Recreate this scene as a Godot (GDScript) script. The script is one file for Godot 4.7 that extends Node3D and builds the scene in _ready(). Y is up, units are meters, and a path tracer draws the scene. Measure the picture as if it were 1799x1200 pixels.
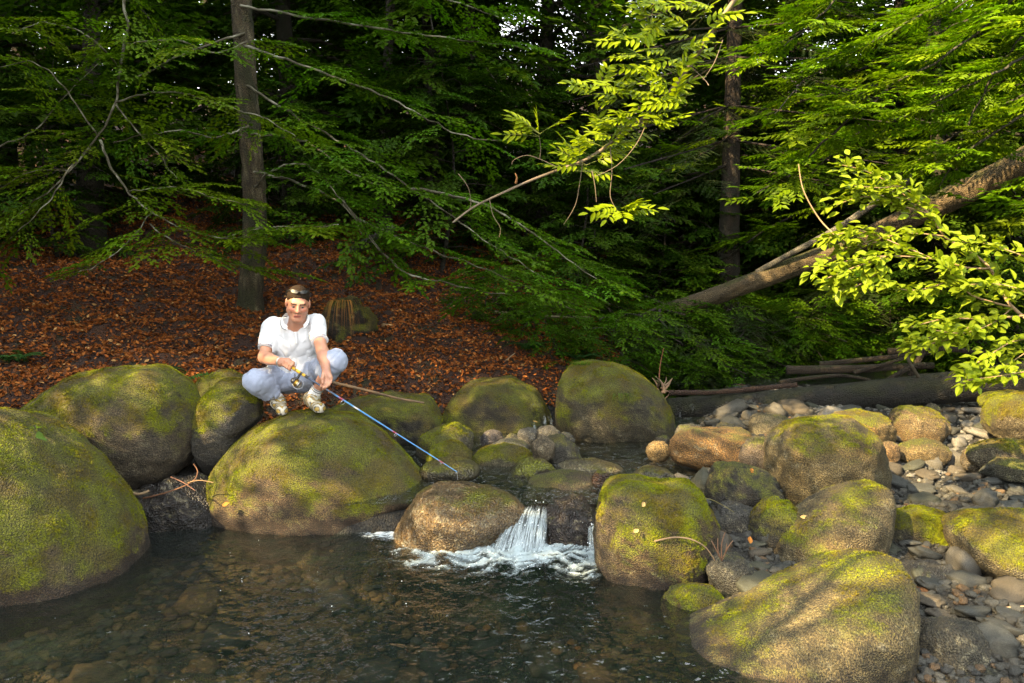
extends Node3D
# A man squatting on a mossy boulder, fishing in a forest stream.

var rng := RandomNumberGenerator.new()
var nz := FastNoiseLite.new()
var M := {}
var used := {}
var tuft_mesh: ArrayMesh

func _ready():
	rng.seed = 4711
	nz.noise_type = FastNoiseLite.TYPE_SIMPLEX_SMOOTH
	nz.fractal_type = FastNoiseLite.FRACTAL_NONE
	nz.frequency = 1.0
	nz.seed = 7
	# --- camera, sky, sun, exposure
	var cam := Camera3D.new()
	cam.name = "camera"
	add_child(cam)
	cam.fov = 45.02
	cam.near = 0.05
	cam.far = 400.0
	cam.position = Vector3(0, 1.75, 0)
	cam.rotation_degrees = Vector3(-4.737, 0, 0)
	cam.current = true
	var env := Environment.new()
	env.background_mode = Environment.BG_SKY
	var sky := Sky.new()
	var sm := ProceduralSkyMaterial.new()
	sm.sky_top_color = Color(0.88, 0.90, 0.92)
	sm.sky_horizon_color = Color(0.96, 0.96, 0.95)
	sm.sky_curve = 0.2
	sm.ground_bottom_color = Color(0.12, 0.12, 0.10)
	sm.ground_horizon_color = Color(0.3, 0.32, 0.3)
	sky.sky_material = sm
	env.sky = sky
	env.background_energy_multiplier = 1.0
	env.tonemap_mode = Environment.TONE_MAPPER_LINEAR
	env.tonemap_exposure = 7.2
	env.sdfgi_enabled = true
	env.ssao_enabled = true
	env.ssil_enabled = true
	var we := WorldEnvironment.new()
	we.name = "environment"
	we.environment = env
	add_child(we)
	var sun := DirectionalLight3D.new()
	sun.name = "sun"
	sun.light_energy = 1.3
	sun.light_color = Color(1.0, 0.88, 0.66)
	sun.light_angular_distance = 0.5
	sun.shadow_enabled = true
	add_child(sun)
	sun.look_at_from_position(Vector3(-0.627, 0.627, 0.485), Vector3.ZERO)
	materials()
	make_tuft()
	# --- large structure
	make_ground()
	make_water()
	make_boulders()
	make_shore_stones()
	make_forest()
	make_logs()
	make_man()
	make_rod()
	make_near_branches()
	make_small_things()

# ---------------------------------------------------------------- mesh helpers
class MB:
	var v := PackedVector3Array()
	var n := PackedVector3Array()
	var c := PackedColorArray()
	var i := PackedInt32Array()
	func tri(a: int, b: int, d: int):
		i.append(a); i.append(b); i.append(d)
	func add(p: Vector3, col: Color) -> int:
		v.append(p); c.append(col)
		return v.size() - 1
	func smooth():
		n = PackedVector3Array()
		n.resize(v.size())
		for k in range(0, i.size(), 3):
			var a := i[k]
			var b := i[k + 1]
			var d := i[k + 2]
			var f := (v[d] - v[a]).cross(v[b] - v[a])
			n[a] += f; n[b] += f; n[d] += f
		for k in n.size():
			n[k] = n[k].normalized() if n[k].length_squared() > 0.0 else Vector3.UP
	func mesh(mat: Material = null) -> ArrayMesh:
		var arr := []
		arr.resize(Mesh.ARRAY_MAX)
		arr[Mesh.ARRAY_VERTEX] = v
		if n.size() == v.size() and n.size() > 0:
			arr[Mesh.ARRAY_NORMAL] = n
		arr[Mesh.ARRAY_COLOR] = c
		arr[Mesh.ARRAY_INDEX] = i
		var am := ArrayMesh.new()
		am.add_surface_from_arrays(Mesh.PRIMITIVE_TRIANGLES, arr)
		if mat:
			am.surface_set_material(0, mat)
		return am

func numbered(called: String) -> String:
	if not used.has(called):
		used[called] = 0
		return called
	used[called] += 1
	return "%s_%03d" % [called, used[called]]

func tag(o: Node, label: String, category: String, group := ""):
	o.set_meta("label", label)
	o.set_meta("category", category)
	if group:
		o.set_meta("group", group)

func thing(called: String, label: String, category: String, at := Vector3.ZERO, group := "") -> Node3D:
	var o := Node3D.new()
	o.name = numbered(called)
	add_child(o)
	o.position = at
	tag(o, label, category, group)
	return o

func part(called: String, mesh: Mesh, mat: Material, parent: Node = self, stuff := false) -> MeshInstance3D:
	var o := MeshInstance3D.new()
	o.name = numbered(called) if parent == self else called
	o.mesh = mesh
	if mat:
		o.material_override = mat
	parent.add_child(o, true)
	if stuff:
		o.set_meta("kind", "stuff")
	return o

func struct(called: String, mesh: Mesh, mat: Material, parent: Node = self) -> MeshInstance3D:
	var o := part(called, mesh, mat, parent)
	if parent == self:
		o.set_meta("kind", "structure")
	return o

func scatter(called: String, mesh: Mesh, mat: Material, where: Array, tints: PackedColorArray, parent: Node) -> MultiMeshInstance3D:
	var mm := MultiMesh.new()
	mm.transform_format = MultiMesh.TRANSFORM_3D
	mm.use_colors = tints.size() > 0
	mm.mesh = mesh
	mm.instance_count = where.size()
	for k in where.size():
		mm.set_instance_transform(k, where[k])
		if tints.size() > 0:
			mm.set_instance_color(k, tints[k])
	var o := MultiMeshInstance3D.new()
	o.name = numbered(called) if parent == self else called
	o.multimesh = mm
	o.material_override = mat
	parent.add_child(o, true)
	o.set_meta("kind", "stuff")
	return o

func tube(b: MB, pts: Array, radii: Array, sides: int, col: Callable, capped := true, bump := 0.0):
	var t0: Vector3 = (pts[1] - pts[0]).normalized()
	var side := t0.cross(Vector3(0.31, 0.9, 0.27)).normalized()
	if side.length() < 0.5:
		side = Vector3.RIGHT
	var first := b.v.size()
	var m := pts.size()
	for k in m:
		var p: Vector3 = pts[k]
		var t: Vector3 = (pts[mini(k + 1, m - 1)] - pts[maxi(k - 1, 0)]).normalized()
		side = (side - t * side.dot(t)).normalized()
		var up := t.cross(side)
		for j in sides:
			var a := TAU * j / sides
			var d := side * cos(a) + up * sin(a)
			var r: float = radii[k]
			if bump > 0.0:
				r *= 1.0 + bump * nz.get_noise_3dv(p * 3.0 + d * 2.0) + bump * 0.5 * nz.get_noise_3dv(p * 11.0 + d * 5.0)
			var q := p + d * r
			b.add(q, col.call(q, d))
	for k in m - 1:
		for j in sides:
			var j2 := (j + 1) % sides
			var a := first + k * sides + j
			var d := first + k * sides + j2
			var e := a + sides
			var f := d + sides
			b.tri(a, e, d); b.tri(d, e, f)
	if capped:
		for end in [0, m - 1]:
			var p: Vector3 = pts[end]
			var cidx := b.add(p, col.call(p, Vector3.ZERO))
			for j in sides:
				var a: int = first + end * sides + j
				var d: int = first + end * sides + (j + 1) % sides
				if end == 0:
					b.tri(cidx, a, d)
				else:
					b.tri(cidx, d, a)

func curve_pts(ctrl: Array, per: int) -> Array:
	var out := []
	var m := ctrl.size()
	for k in m - 1:
		var p0: Vector3 = ctrl[maxi(k - 1, 0)]
		var p1: Vector3 = ctrl[k]
		var p2: Vector3 = ctrl[k + 1]
		var p3: Vector3 = ctrl[mini(k + 2, m - 1)]
		for j in per:
			out.append(p1.cubic_interpolate(p2, p0, p3, float(j) / per))
	out.append(ctrl[m - 1])
	return out

func taper(a: float, b: float, m: int) -> Array:
	var out := []
	for k in m:
		out.append(lerpf(a, b, float(k) / maxf(1.0, m - 1)))
	return out

func flat(col: Color) -> Callable:
	return func(_p, _d): return col

func vary(col: Color, amount := 0.15) -> Color:
	var k := 1.0 + rng.randf_range(-amount, amount)
	return Color(col.r * k * (1.0 + rng.randf_range(-amount, amount) * 0.5), col.g * k, col.b * k * (1.0 + rng.randf_range(-amount, amount) * 0.5))

# ---------------------------------------------------------------- materials
func noise_tex(freq: float, sd: int, size := 512, octaves := 4, lo := Color.BLACK, hi := Color.WHITE, kind := FastNoiseLite.TYPE_SIMPLEX_SMOOTH, ridged := false) -> ImageTexture:
	var n := FastNoiseLite.new()
	n.noise_type = kind
	n.frequency = freq
	n.seed = sd
	n.fractal_type = FastNoiseLite.FRACTAL_RIDGED if ridged else FastNoiseLite.FRACTAL_FBM
	n.fractal_octaves = octaves
	var src := n.get_seamless_image(size, size)
	if lo == Color.BLACK and hi == Color.WHITE:
		return ImageTexture.create_from_image(src)
	var im := Image.create(size, size, false, Image.FORMAT_RGB8)
	src.convert(Image.FORMAT_RF)
	for y in size:
		for x in size:
			im.set_pixel(x, y, lo.lerp(hi, smoothstep(0.22, 0.78, src.get_pixel(x, y).r)))
	return ImageTexture.create_from_image(im)

func mat(col: Color, rough := 0.8, vertex := true) -> StandardMaterial3D:
	var m := StandardMaterial3D.new()
	m.albedo_color = col
	m.roughness = rough
	m.vertex_color_use_as_albedo = vertex
	return m

func planar(m: StandardMaterial3D, scale: float, tex: Texture2D, bump: Texture2D, bump_cm: float):
	m.uv1_triplanar = true
	m.uv1_world_triplanar = true
	m.uv1_scale = Vector3.ONE * scale
	if tex:
		m.albedo_texture = tex
	if bump:
		m.heightmap_enabled = true
		m.heightmap_texture = bump
		m.heightmap_scale = bump_cm

func leaf_mat(back: Color, rough := 0.45) -> StandardMaterial3D:
	var m := mat(Color.WHITE, rough)
	m.cull_mode = BaseMaterial3D.CULL_DISABLED
	m.backlight_enabled = true
	m.backlight = back
	m.metallic_specular = 0.22
	return m

func materials():
	var grain := noise_tex(0.07, 3, 512, 4, Color(0.34, 0.33, 0.31), Color(1.0, 1.0, 1.0))
	var relief := noise_tex(0.07, 5, 512, 4)
	var pits := noise_tex(0.09, 9, 512, 3, Color(0.42, 0.40, 0.38), Color(1.0, 1.0, 1.0), FastNoiseLite.TYPE_CELLULAR)
	var barkh := noise_tex(0.03, 12, 512, 4, Color.BLACK, Color.WHITE, FastNoiseLite.TYPE_SIMPLEX_SMOOTH, true)
	M.rock = mat(Color.WHITE, 0.82)
	planar(M.rock, 2.6, grain, relief, 3.6)
	M.wet = mat(Color.WHITE, 0.34)
	planar(M.wet, 1.8, pits, pits, 2.4)
	M.pebble = mat(Color.WHITE, 0.7)
	planar(M.pebble, 6.0, grain, relief, 0.6)
	M.wetpebble = mat(Color.WHITE, 0.35)
	planar(M.wetpebble, 6.0, grain, relief, 0.6)
	M.moss = mat(Color.WHITE, 0.95)
	M.moss.cull_mode = BaseMaterial3D.CULL_DISABLED
	M.moss.metallic_specular = 0.15
	M.ground = mat(Color.WHITE, 0.95)
	planar(M.ground, 1.5, grain, relief, 3.0)
	M.bark = mat(Color.WHITE, 0.9)
	planar(M.bark, 2.2, grain, barkh, 3.0)
	M.twig = mat(Color.WHITE, 0.8)
	M.log = mat(Color.WHITE, 0.75)
	planar(M.log, 2.0, grain, barkh, 3.0)
	M.leaf = leaf_mat(Color(0.88, 0.96, 0.5))
	M.leaf_dark = leaf_mat(Color(0.7, 0.8, 0.5), 0.6)
	M.leaf_near = leaf_mat(Color(0.97, 0.97, 0.5), 0.36)
	M.needle = leaf_mat(Color(0.5, 0.6, 0.5), 0.6)
	M.litter = leaf_mat(Color(0.5, 0.42, 0.35), 0.75)
	# water: a clear sheet, faintly green, with ripples as relief
	var w := StandardMaterial3D.new()
	w.transparency = BaseMaterial3D.TRANSPARENCY_ALPHA
	w.albedo_color = Color(0.075, 0.105, 0.095, 0.5)
	w.roughness = 0.04
	planar(w, 0.9, null, noise_tex(0.016, 21, 512, 3), 1.7)
	M.water = w
	var ww := StandardMaterial3D.new()
	ww.transparency = BaseMaterial3D.TRANSPARENCY_ALPHA
	ww.albedo_color = Color(0.10, 0.12, 0.10, 0.45)
	ww.roughness = 0.04
	planar(ww, 1.3, null, noise_tex(0.018, 22, 512, 4), 3.5)
	M.stream = ww
	var f := mat(Color.WHITE, 0.6)
	f.transparency = BaseMaterial3D.TRANSPARENCY_ALPHA
	f.cull_mode = BaseMaterial3D.CULL_DISABLED
	f.metallic_specular = 0.5
	M.foam = f
	M.drop = mat(Color(0.93, 0.95, 0.96), 0.15)
	M.skin = mat(Color.WHITE, 0.5)
	M.skin.subsurf_scatter_enabled = true
	M.skin.subsurf_scatter_strength = 0.12
	M.cloth = mat(Color.WHITE, 0.9)
	planar(M.cloth, 40.0, null, relief, 0.05)
	M.denim = mat(Color.WHITE, 0.9)
	planar(M.denim, 30.0, noise_tex(0.05, 31, 256, 3, Color(0.86, 0.86, 0.88), Color(1, 1, 1)), relief, 0.08)
	M.hair = mat(Color.WHITE, 0.85)
	M.hair.metallic_specular = 0.2
	M.plain = mat(Color.WHITE, 0.5)
	M.gloss = mat(Color.WHITE, 0.18)
	M.metal = mat(Color.WHITE, 0.28)
	M.metal.metallic = 0.9

# ---------------------------------------------------------------- terrain
const BANK := [[-40.0, -2.0], [-12.0, -5.0], [-5.0, -6.3], [-3.2, -6.7], [-1.7, -7.5], [0.0, -8.2], [1.0, -9.2], [2.0, -11.2], [4.0, -15.0], [8.0, -22.0], [14.0, -32.0], [40.0, -60.0]]
const EDGE := [[-40.0, 14.0], [-22.0, 8.0], [-12.0, 3.2], [-9.0, 2.2], [-8.0, 1.8], [-7.0, 1.35], [-6.0, 1.15], [-5.4, 1.0], [-4.6, 1.2], [-4.1, 1.25], [-3.7, 1.65], [-2.0, 1.9], [2.0, 1.4], [20.0, 2.0]]

func along(table: Array, x: float) -> float:
	for k in table.size() - 1:
		if x <= table[k + 1][0]:
			return lerpf(table[k][1], table[k + 1][1], clampf((x - table[k][0]) / (table[k + 1][0] - table[k][0]), 0.0, 1.0))
	return table[table.size() - 1][1]

func bank_depth(x: float, z: float) -> float:
	return (along(BANK, x) - z) * 0.85

func ground_h(x: float, z: float) -> float:
	var n1 := nz.get_noise_2d(x * 0.35, z * 0.35)
	var n2 := nz.get_noise_2d(x * 1.6 + 40.0, z * 1.6)
	var n3 := nz.get_noise_2d(x * 6.0, z * 6.0 + 30.0)
	var c := Vector2(x + 0.1, (z + 4.0) * 0.8).length()
	var pool := -0.20 - 0.55 * smoothstep(2.0, 0.3, c) + 0.05 * n2
	pool = lerpf(pool, 0.28, smoothstep(-2.9, -4.2, x) if z < -1.0 else smoothstep(-4.0, -6.0, x))
	pool = lerpf(pool, 0.15, smoothstep(0.6, 2.2, z))
	var up := 0.06 + 0.06 * n2 + 0.03 * maxf(0.0, -z - 8.0)
	if x < -0.9:
		up = lerpf(up, 0.25, smoothstep(-0.9, -1.7, x))
	var back := 0.55 * smoothstep(-1.2, -1.9, x)
	var f := lerpf(pool, up, smoothstep(-5.25 - back, -5.5 - back, z))
	var e := along(EDGE, z)
	var gravel := 0.03 + 0.065 * clampf(-z - 3.5, 0.0, 6.0) + 0.05 * n2 + 0.012 * n3
	f = lerpf(f, gravel, smoothstep(e - 0.25, e + 0.25, x))
	var s := bank_depth(x, z)
	if s > 0.0:
		f = maxf(f, 0.27) + 0.33 * smoothstep(0.0, 0.4, s) + 0.30 * minf(s, 9.0) + 0.16 * maxf(0.0, s - 9.0) + 0.25 * n1 * smoothstep(0.5, 4.0, s) + 0.10 * n2 * smoothstep(0.0, 1.0, s) + 0.03 * n3
	if x > 6.0:
		f += 0.35 * (x - 6.0) + 0.3 * n1
	if z < -17.0:
		f += 0.10 * (-17.0 - z)
	return f

func axis(parts: Array) -> PackedFloat32Array:
	# parts: [from, to, step] runs that follow each other
	var out := PackedFloat32Array()
	for p in parts:
		var m := int(round((p[1] - p[0]) / p[2]))
		for k in m:
			out.append(p[0] + (p[1] - p[0]) * k / m)
	out.append(parts[parts.size() - 1][1])
	return out

func make_ground():
	var xs := axis([[-60.0, -12.0, 4.0], [-12.0, -6.0, 0.3], [-6.0, 6.0, 0.055], [6.0, 14.0, 0.4], [14.0, 60.0, 4.0]])
	var zs := axis([[-90.0, -34.0, 4.0], [-34.0, -16.0, 0.6], [-16.0, -10.0, 0.14], [-10.0, -2.6, 0.055], [-2.6, 1.0, 0.3], [1.0, 40.0, 3.0]])
	var b := MB.new()
	var w := xs.size()
	var soil := Color(0.055, 0.020, 0.008)
	var stone := Color(0.050, 0.046, 0.036)
	var bed := Color(0.040, 0.040, 0.022)
	for z in zs:
		for x in xs:
			var y := ground_h(x, z)
			var n := nz.get_noise_2d(x * 2.5, z * 2.5 + 9.0)
			var n4 := nz.get_noise_2d(x * 9.0, z * 9.0 + 5.0)
			var col: Color
			if bank_depth(x, z) > 0.1 + 0.2 * n or x > 7.0 + n:
				col = soil.lerp(Color(0.095, 0.034, 0.010), clampf(0.5 + n, 0.0, 1.0))
				if n4 + n > 0.75:
					col = col.lerp(Color(0.028, 0.036, 0.008), 0.8)
			elif y < 0.02 and z > -5.6:
				col = bed.lerp(Color(0.12, 0.075, 0.020), clampf(0.3 + n4 + 0.5 * smoothstep(0.0, -2.0, x), 0.0, 1.0)).lerp(Color(0.018, 0.026, 0.020), clampf(0.3 + n, 0.0, 1.0))
			else:
				col = stone.lerp(Color(0.03, 0.026, 0.02), clampf(0.5 + n4, 0.0, 1.0))
			b.add(Vector3(x, y, z), col)
	for r in zs.size() - 1:
		for k in w - 1:
			var a := r * w + k
			b.tri(a, a + 1, a + w); b.tri(a + 1, a + w + 1, a + w)
	b.smooth()
	struct("ground", b.mesh(), M.ground)

# ---------------------------------------------------------------- water
func sheet(x0: float, x1: float, z0: float, z1: float, step: float, height: Callable) -> MB:
	var b := MB.new()
	var w := int((x1 - x0) / step) + 1
	var d := int((z1 - z0) / step) + 1
	for r in d:
		for k in w:
			var x := x0 + k * step
			var z := z0 + r * step
			b.add(Vector3(x, height.call(x, z), z), Color.WHITE)
	for r in d - 1:
		for k in w - 1:
			var a := r * w + k
			b.tri(a, a + 1, a + w); b.tri(a + 1, a + w + 1, a + w)
	b.smooth()
	return b

func pool_y(x: float, z: float) -> float:
	var d := Vector2(x - 0.1, z + 5.05).length()
	var y := 0.003 * nz.get_noise_2d(x * 5.0, z * 9.0) + 0.0016 * nz.get_noise_2d(x * 17.0, z * 23.0)
	y += (0.010 * sin(d * 26.0 + 2.0 * nz.get_noise_2d(x * 3.0, z * 3.0)) + 0.014 * nz.get_noise_2d(x * 9.0, z * 11.0) + 0.008 * nz.get_noise_2d(x * 24.0, z * 26.0)) * exp(-d * 1.5)
	return y

func stream_y(x: float, z: float) -> float:
	var y := 0.235 + 0.010 * nz.get_noise_2d(x * 5.0, z * 5.0) + 0.005 * nz.get_noise_2d(x * 14.0, z * 14.0)
	y -= 0.03 * smoothstep(-5.75, -5.40, z)
	return y

func make_water():
	var pool := sheet(-4.6, 1.7, -5.62, 1.6, 0.03, pool_y)
	struct("water", pool.mesh(), M.water)
	var up := sheet(-1.5, 2.4, -8.6, -5.38, 0.035, stream_y)
	struct("water_upstream", up.mesh(), M.stream)
	var far := sheet(1.3, 9.0, -13.5, -9.32, 0.12, func(x, z): return 0.47 + 0.006 * nz.get_noise_2d(x * 3.0, z * 3.0))
	struct("water_behind_log", far.mesh(), M.stream)
	# the cascade between the two brown rocks
	cascade("waterfall", "white water pouring over the stone lip into the pool", Vector3(0.021, 0.191, -5.44), Vector3(0.24, 0.199, -5.44), Vector3(-0.129, 0.002, -5.12), Vector3(0.218, -0.021, -5.08), 150, 60, 0.66, 11)
	cascade("waterfall", "thin thread of falling water beside the tall mossy boulder", Vector3(0.488, 0.163, -5.3), Vector3(0.549, 0.161, -5.28), Vector3(0.481, -0.062, -5.08), Vector3(0.54, -0.066, -5.06), 22, 30, 0.62, 12)
	cascade("waterfall", "thin dark veil of water dripping off the end of the wet log", Vector3(1.769, 0.367, -9.05), Vector3(2.023, 0.375, -9), Vector3(1.755, 0.079, -8.95), Vector3(1.969, 0.089, -8.9), 40, 24, 1.5, 13)
	cascade("waterfall", "small dark trickle left of the dark mossy boulder behind stones", Vector3(0.142, 0.499, -8), Vector3(0.38, 0.451, -7.95), Vector3(0.192, 0.281, -7.75), Vector3(0.407, 0.22, -7.7), 30, 24, 1.45, 14)
	make_foam()

func cascade(called: String, label: String, a: Vector3, b2: Vector3, c: Vector3, d: Vector3, cols: int, rows: int, thin: float, sd: int):
	var o := thing(called, label, "waterfall", (c + d) * 0.5)
	for layer in 2:
		var b := MB.new()
		for r in rows + 1:
			var t := float(r) / rows
			for k in cols + 1:
				var s := float(k) / cols
				var top := a.lerp(b2, s)
				var bot := c.lerp(d, s)
				var p := top.lerp(bot, t)
				p.y = lerpf(top.y, bot.y, pow(t, 1.7))
				p.z += 0.05 * sin(t * PI * 0.9)
				var n := nz.get_noise_3d(s * cols * 0.16 + sd * 9.0, t * 1.8, layer * 5.0 + sd)
				var n2 := nz.get_noise_3d(s * cols * 0.12 + sd * 3.0, t * 1.2, layer * 3.0)
				var n3 := nz.get_noise_3d(s * cols * 0.5, t * 16.0, layer * 7.0)
				p += Vector3(0.006 * n2, 0.0, 0.022 * n + 0.008 * n3 + layer * 0.022)
				var al := clampf(0.92 + 0.55 * n + 0.40 * n2 + 0.22 * n3 + 0.30 * t - thin, 0.0, 0.72)
				al *= smoothstep(0.0, 0.10, s + 0.06 * n3) * smoothstep(1.0, 0.90, s + 0.06 * n) * smoothstep(0.0, 0.35, t + 0.15 * n)
				b.add(p - o.position, Color(0.40, 0.46, 0.48, al))
		for r in rows:
			for k in cols:
				var q := r * (cols + 1) + k
				b.tri(q, q + 1, q + cols + 1); b.tri(q + 1, q + cols + 2, q + cols + 1)
		b.smooth()
		part("strand", b.mesh(), M.foam, o)
	var w := []
	for k in int(160 * (1.0 - thin) * 1.2):
		var p := a.lerp(b2, rng.randf()).lerp(c.lerp(d, rng.randf_range(-0.1, 1.1)), pow(rng.randf(), 0.6))
		p += Vector3(rng.randfn(0, 0.03), rng.randf_range(0, 0.05), rng.randf_range(0.0, 0.10)) - o.position
		w.append(Transform3D(Basis().scaled(Vector3.ONE * rng.randf_range(0.0015, 0.0042)), p))
	if w.size() > 8:
		scatter("spray", small_ball(), M.drop, w, PackedColorArray(), o)

func small_ball() -> Mesh:
	var s := SphereMesh.new()
	s.radius = 1.0
	s.height = 2.0
	s.radial_segments = 8
	s.rings = 4
	return s

func make_foam():
	# foam and churned bubbles drifting on the pool below the falls
	var x0 := -0.95
	var x1 := 0.85
	var z0 := -5.2
	var z1 := -4.25
	var st := 0.0105
	var b := MB.new()
	var w := int((x1 - x0) / st) + 1
	var d := int((z1 - z0) / st) + 1
	var src := [Vector2(0.06, -5.05), Vector2(0.50, -5.02)]
	var warm := []
	for r in d:
		for k in w:
			var x := x0 + k * st
			var z := z0 + r * st
			var wx := x + 0.10 * nz.get_noise_2d(x * 3.0, z * 3.0 + 4.0)
			var wz := z + 0.09 * nz.get_noise_2d(x * 3.0 + 8.0, z * 3.0)
			var den := 0.0
			den = maxf(den, 1.25 - Vector2((wx - src[0].x) * 0.72 + (wz - src[0].y) * 0.25, (wz - src[0].y) * 1.55).length() * 1.75)
			den = maxf(den, 1.1 - Vector2((wx - src[1].x) * 1.0, (wz - src[1].y) * 1.25).length() * 1.75)
			var n := nz.get_noise_2d(wx * 5.0, wz * 11.0)
			var n2 := nz.get_noise_2d(wx * 15.0, wz * 30.0)
			var n3 := nz.get_noise_2d(x * 60.0, z * 75.0)
			var lace := 1.0 - absf(nz.get_noise_2d(wx * 7.0 + 3.0, wz * 13.0)) * 3.2
			var al := den - 0.42 + 0.55 * n + 0.30 * n2 + 0.22 * n3 + 0.28 * maxf(0.0, lace)
			al = clampf(al * 1.0, 0.0, 0.75) if den > 0.05 else 0.0
			al *= smoothstep(0.05, 0.35, den)
			b.add(Vector3(x, pool_y(x, z) + 0.005 + 0.014 * al * (0.6 + n2), z), Color(0.36, 0.43, 0.45, al))
			if al > 0.12 and rng.randf() < 0.10:
				warm.append(Transform3D(Basis().scaled(Vector3(1, 0.6, 1) * rng.randf_range(0.001, 0.0034)), Vector3(x + rng.randf_range(-st, st), pool_y(x, z) + 0.006 + 0.014 * al * (0.6 + n2), z)))
	for r in d - 1:
		for k in w - 1:
			var a := r * w + k
			if b.c[a].a + b.c[a + 1].a + b.c[a + w].a + b.c[a + w + 1].a <= 0.01:
				continue
			b.tri(a, a + 1, a + w); b.tri(a + 1, a + w + 1, a + w)
	b.smooth()
	for k in 30:
		var x := rng.randf_range(-1.9, 0.5)
		var z := rng.randf_range(-5.3, -3.7)
		if nz.get_noise_2d(x * 2.0, z * 5.0) > 0.05:
			warm.append(Transform3D(Basis().scaled(Vector3(1, 0.5, 1) * rng.randf_range(0.0012, 0.0035)), Vector3(x, pool_y(x, z) + 0.001, z)))
	var o := part("foam", b.mesh(), M.foam, self, true)
	tag(o, "white foam spreading on the pool below the falls", "foam")
	var q := scatter("bubbles", small_ball(), M.drop, warm, PackedColorArray(), self)
	tag(q, "small bubbles floating on the pool around the foam", "bubbles")
	# the second, smaller patch between the man's boulder and the brown rock
	var b3 := MB.new()
	var n1 := 70
	for r in 31:
		for k in n1:
			var x := -1.12 + k * 0.0075
			var z := -5.52 + r * 0.0095
			var den := 1.0 - Vector2((x + 0.82) * 4.2, (z + 5.40) * 8.0).length()
			var al := clampf(den + 0.6 * nz.get_noise_2d(x * 14.0, z * 40.0) + 0.3 * nz.get_noise_2d(x * 70.0, z * 90.0) - 0.15, 0.0, 0.85) * smoothstep(0.0, 0.3, den)
			b3.add(Vector3(x, pool_y(x, z) + 0.006 + 0.01 * al, z), Color(0.6, 0.66, 0.68, al))
	for r in 30:
		for k in n1 - 1:
			var a := r * n1 + k
			b3.tri(a, a + 1, a + n1); b3.tri(a + 1, a + n1 + 1, a + n1)
	b3.smooth()
	var o2 := part("foam", b3.mesh(), M.foam, self, true)
	tag(o2, "little tongue of foam between the man's boulder and brown rock", "foam")

# ---------------------------------------------------------------- boulders
func make_tuft():
	var b := MB.new()
	for k in 7:
		var a := TAU * k / 7.0 + rng.randf_range(-0.4, 0.4)
		var d := Vector3(cos(a), 0, sin(a))
		var s := Vector3(-d.z, 0, d.x) * 0.22
		var lean := rng.randf_range(0.3, 1.0)
		var col := Color.WHITE * rng.randf_range(0.7, 1.2)
		col.a = 1.0
		var o := d * rng.randf_range(0.0, 0.5)
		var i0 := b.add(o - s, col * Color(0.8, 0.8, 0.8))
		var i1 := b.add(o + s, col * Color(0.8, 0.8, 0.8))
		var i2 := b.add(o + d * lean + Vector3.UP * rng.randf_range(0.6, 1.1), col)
		b.tri(i0, i1, i2)
	tuft_mesh = b.mesh()

func ellipse(r: Vector3) -> Array:
	var out := []
	for k in 32:
		var a := TAU * k / 32.0
		out.append(1.0 / sqrt(pow(cos(a) / r.x, 2.0) + pow(sin(a) / r.y, 2.0)))
	return out

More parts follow.
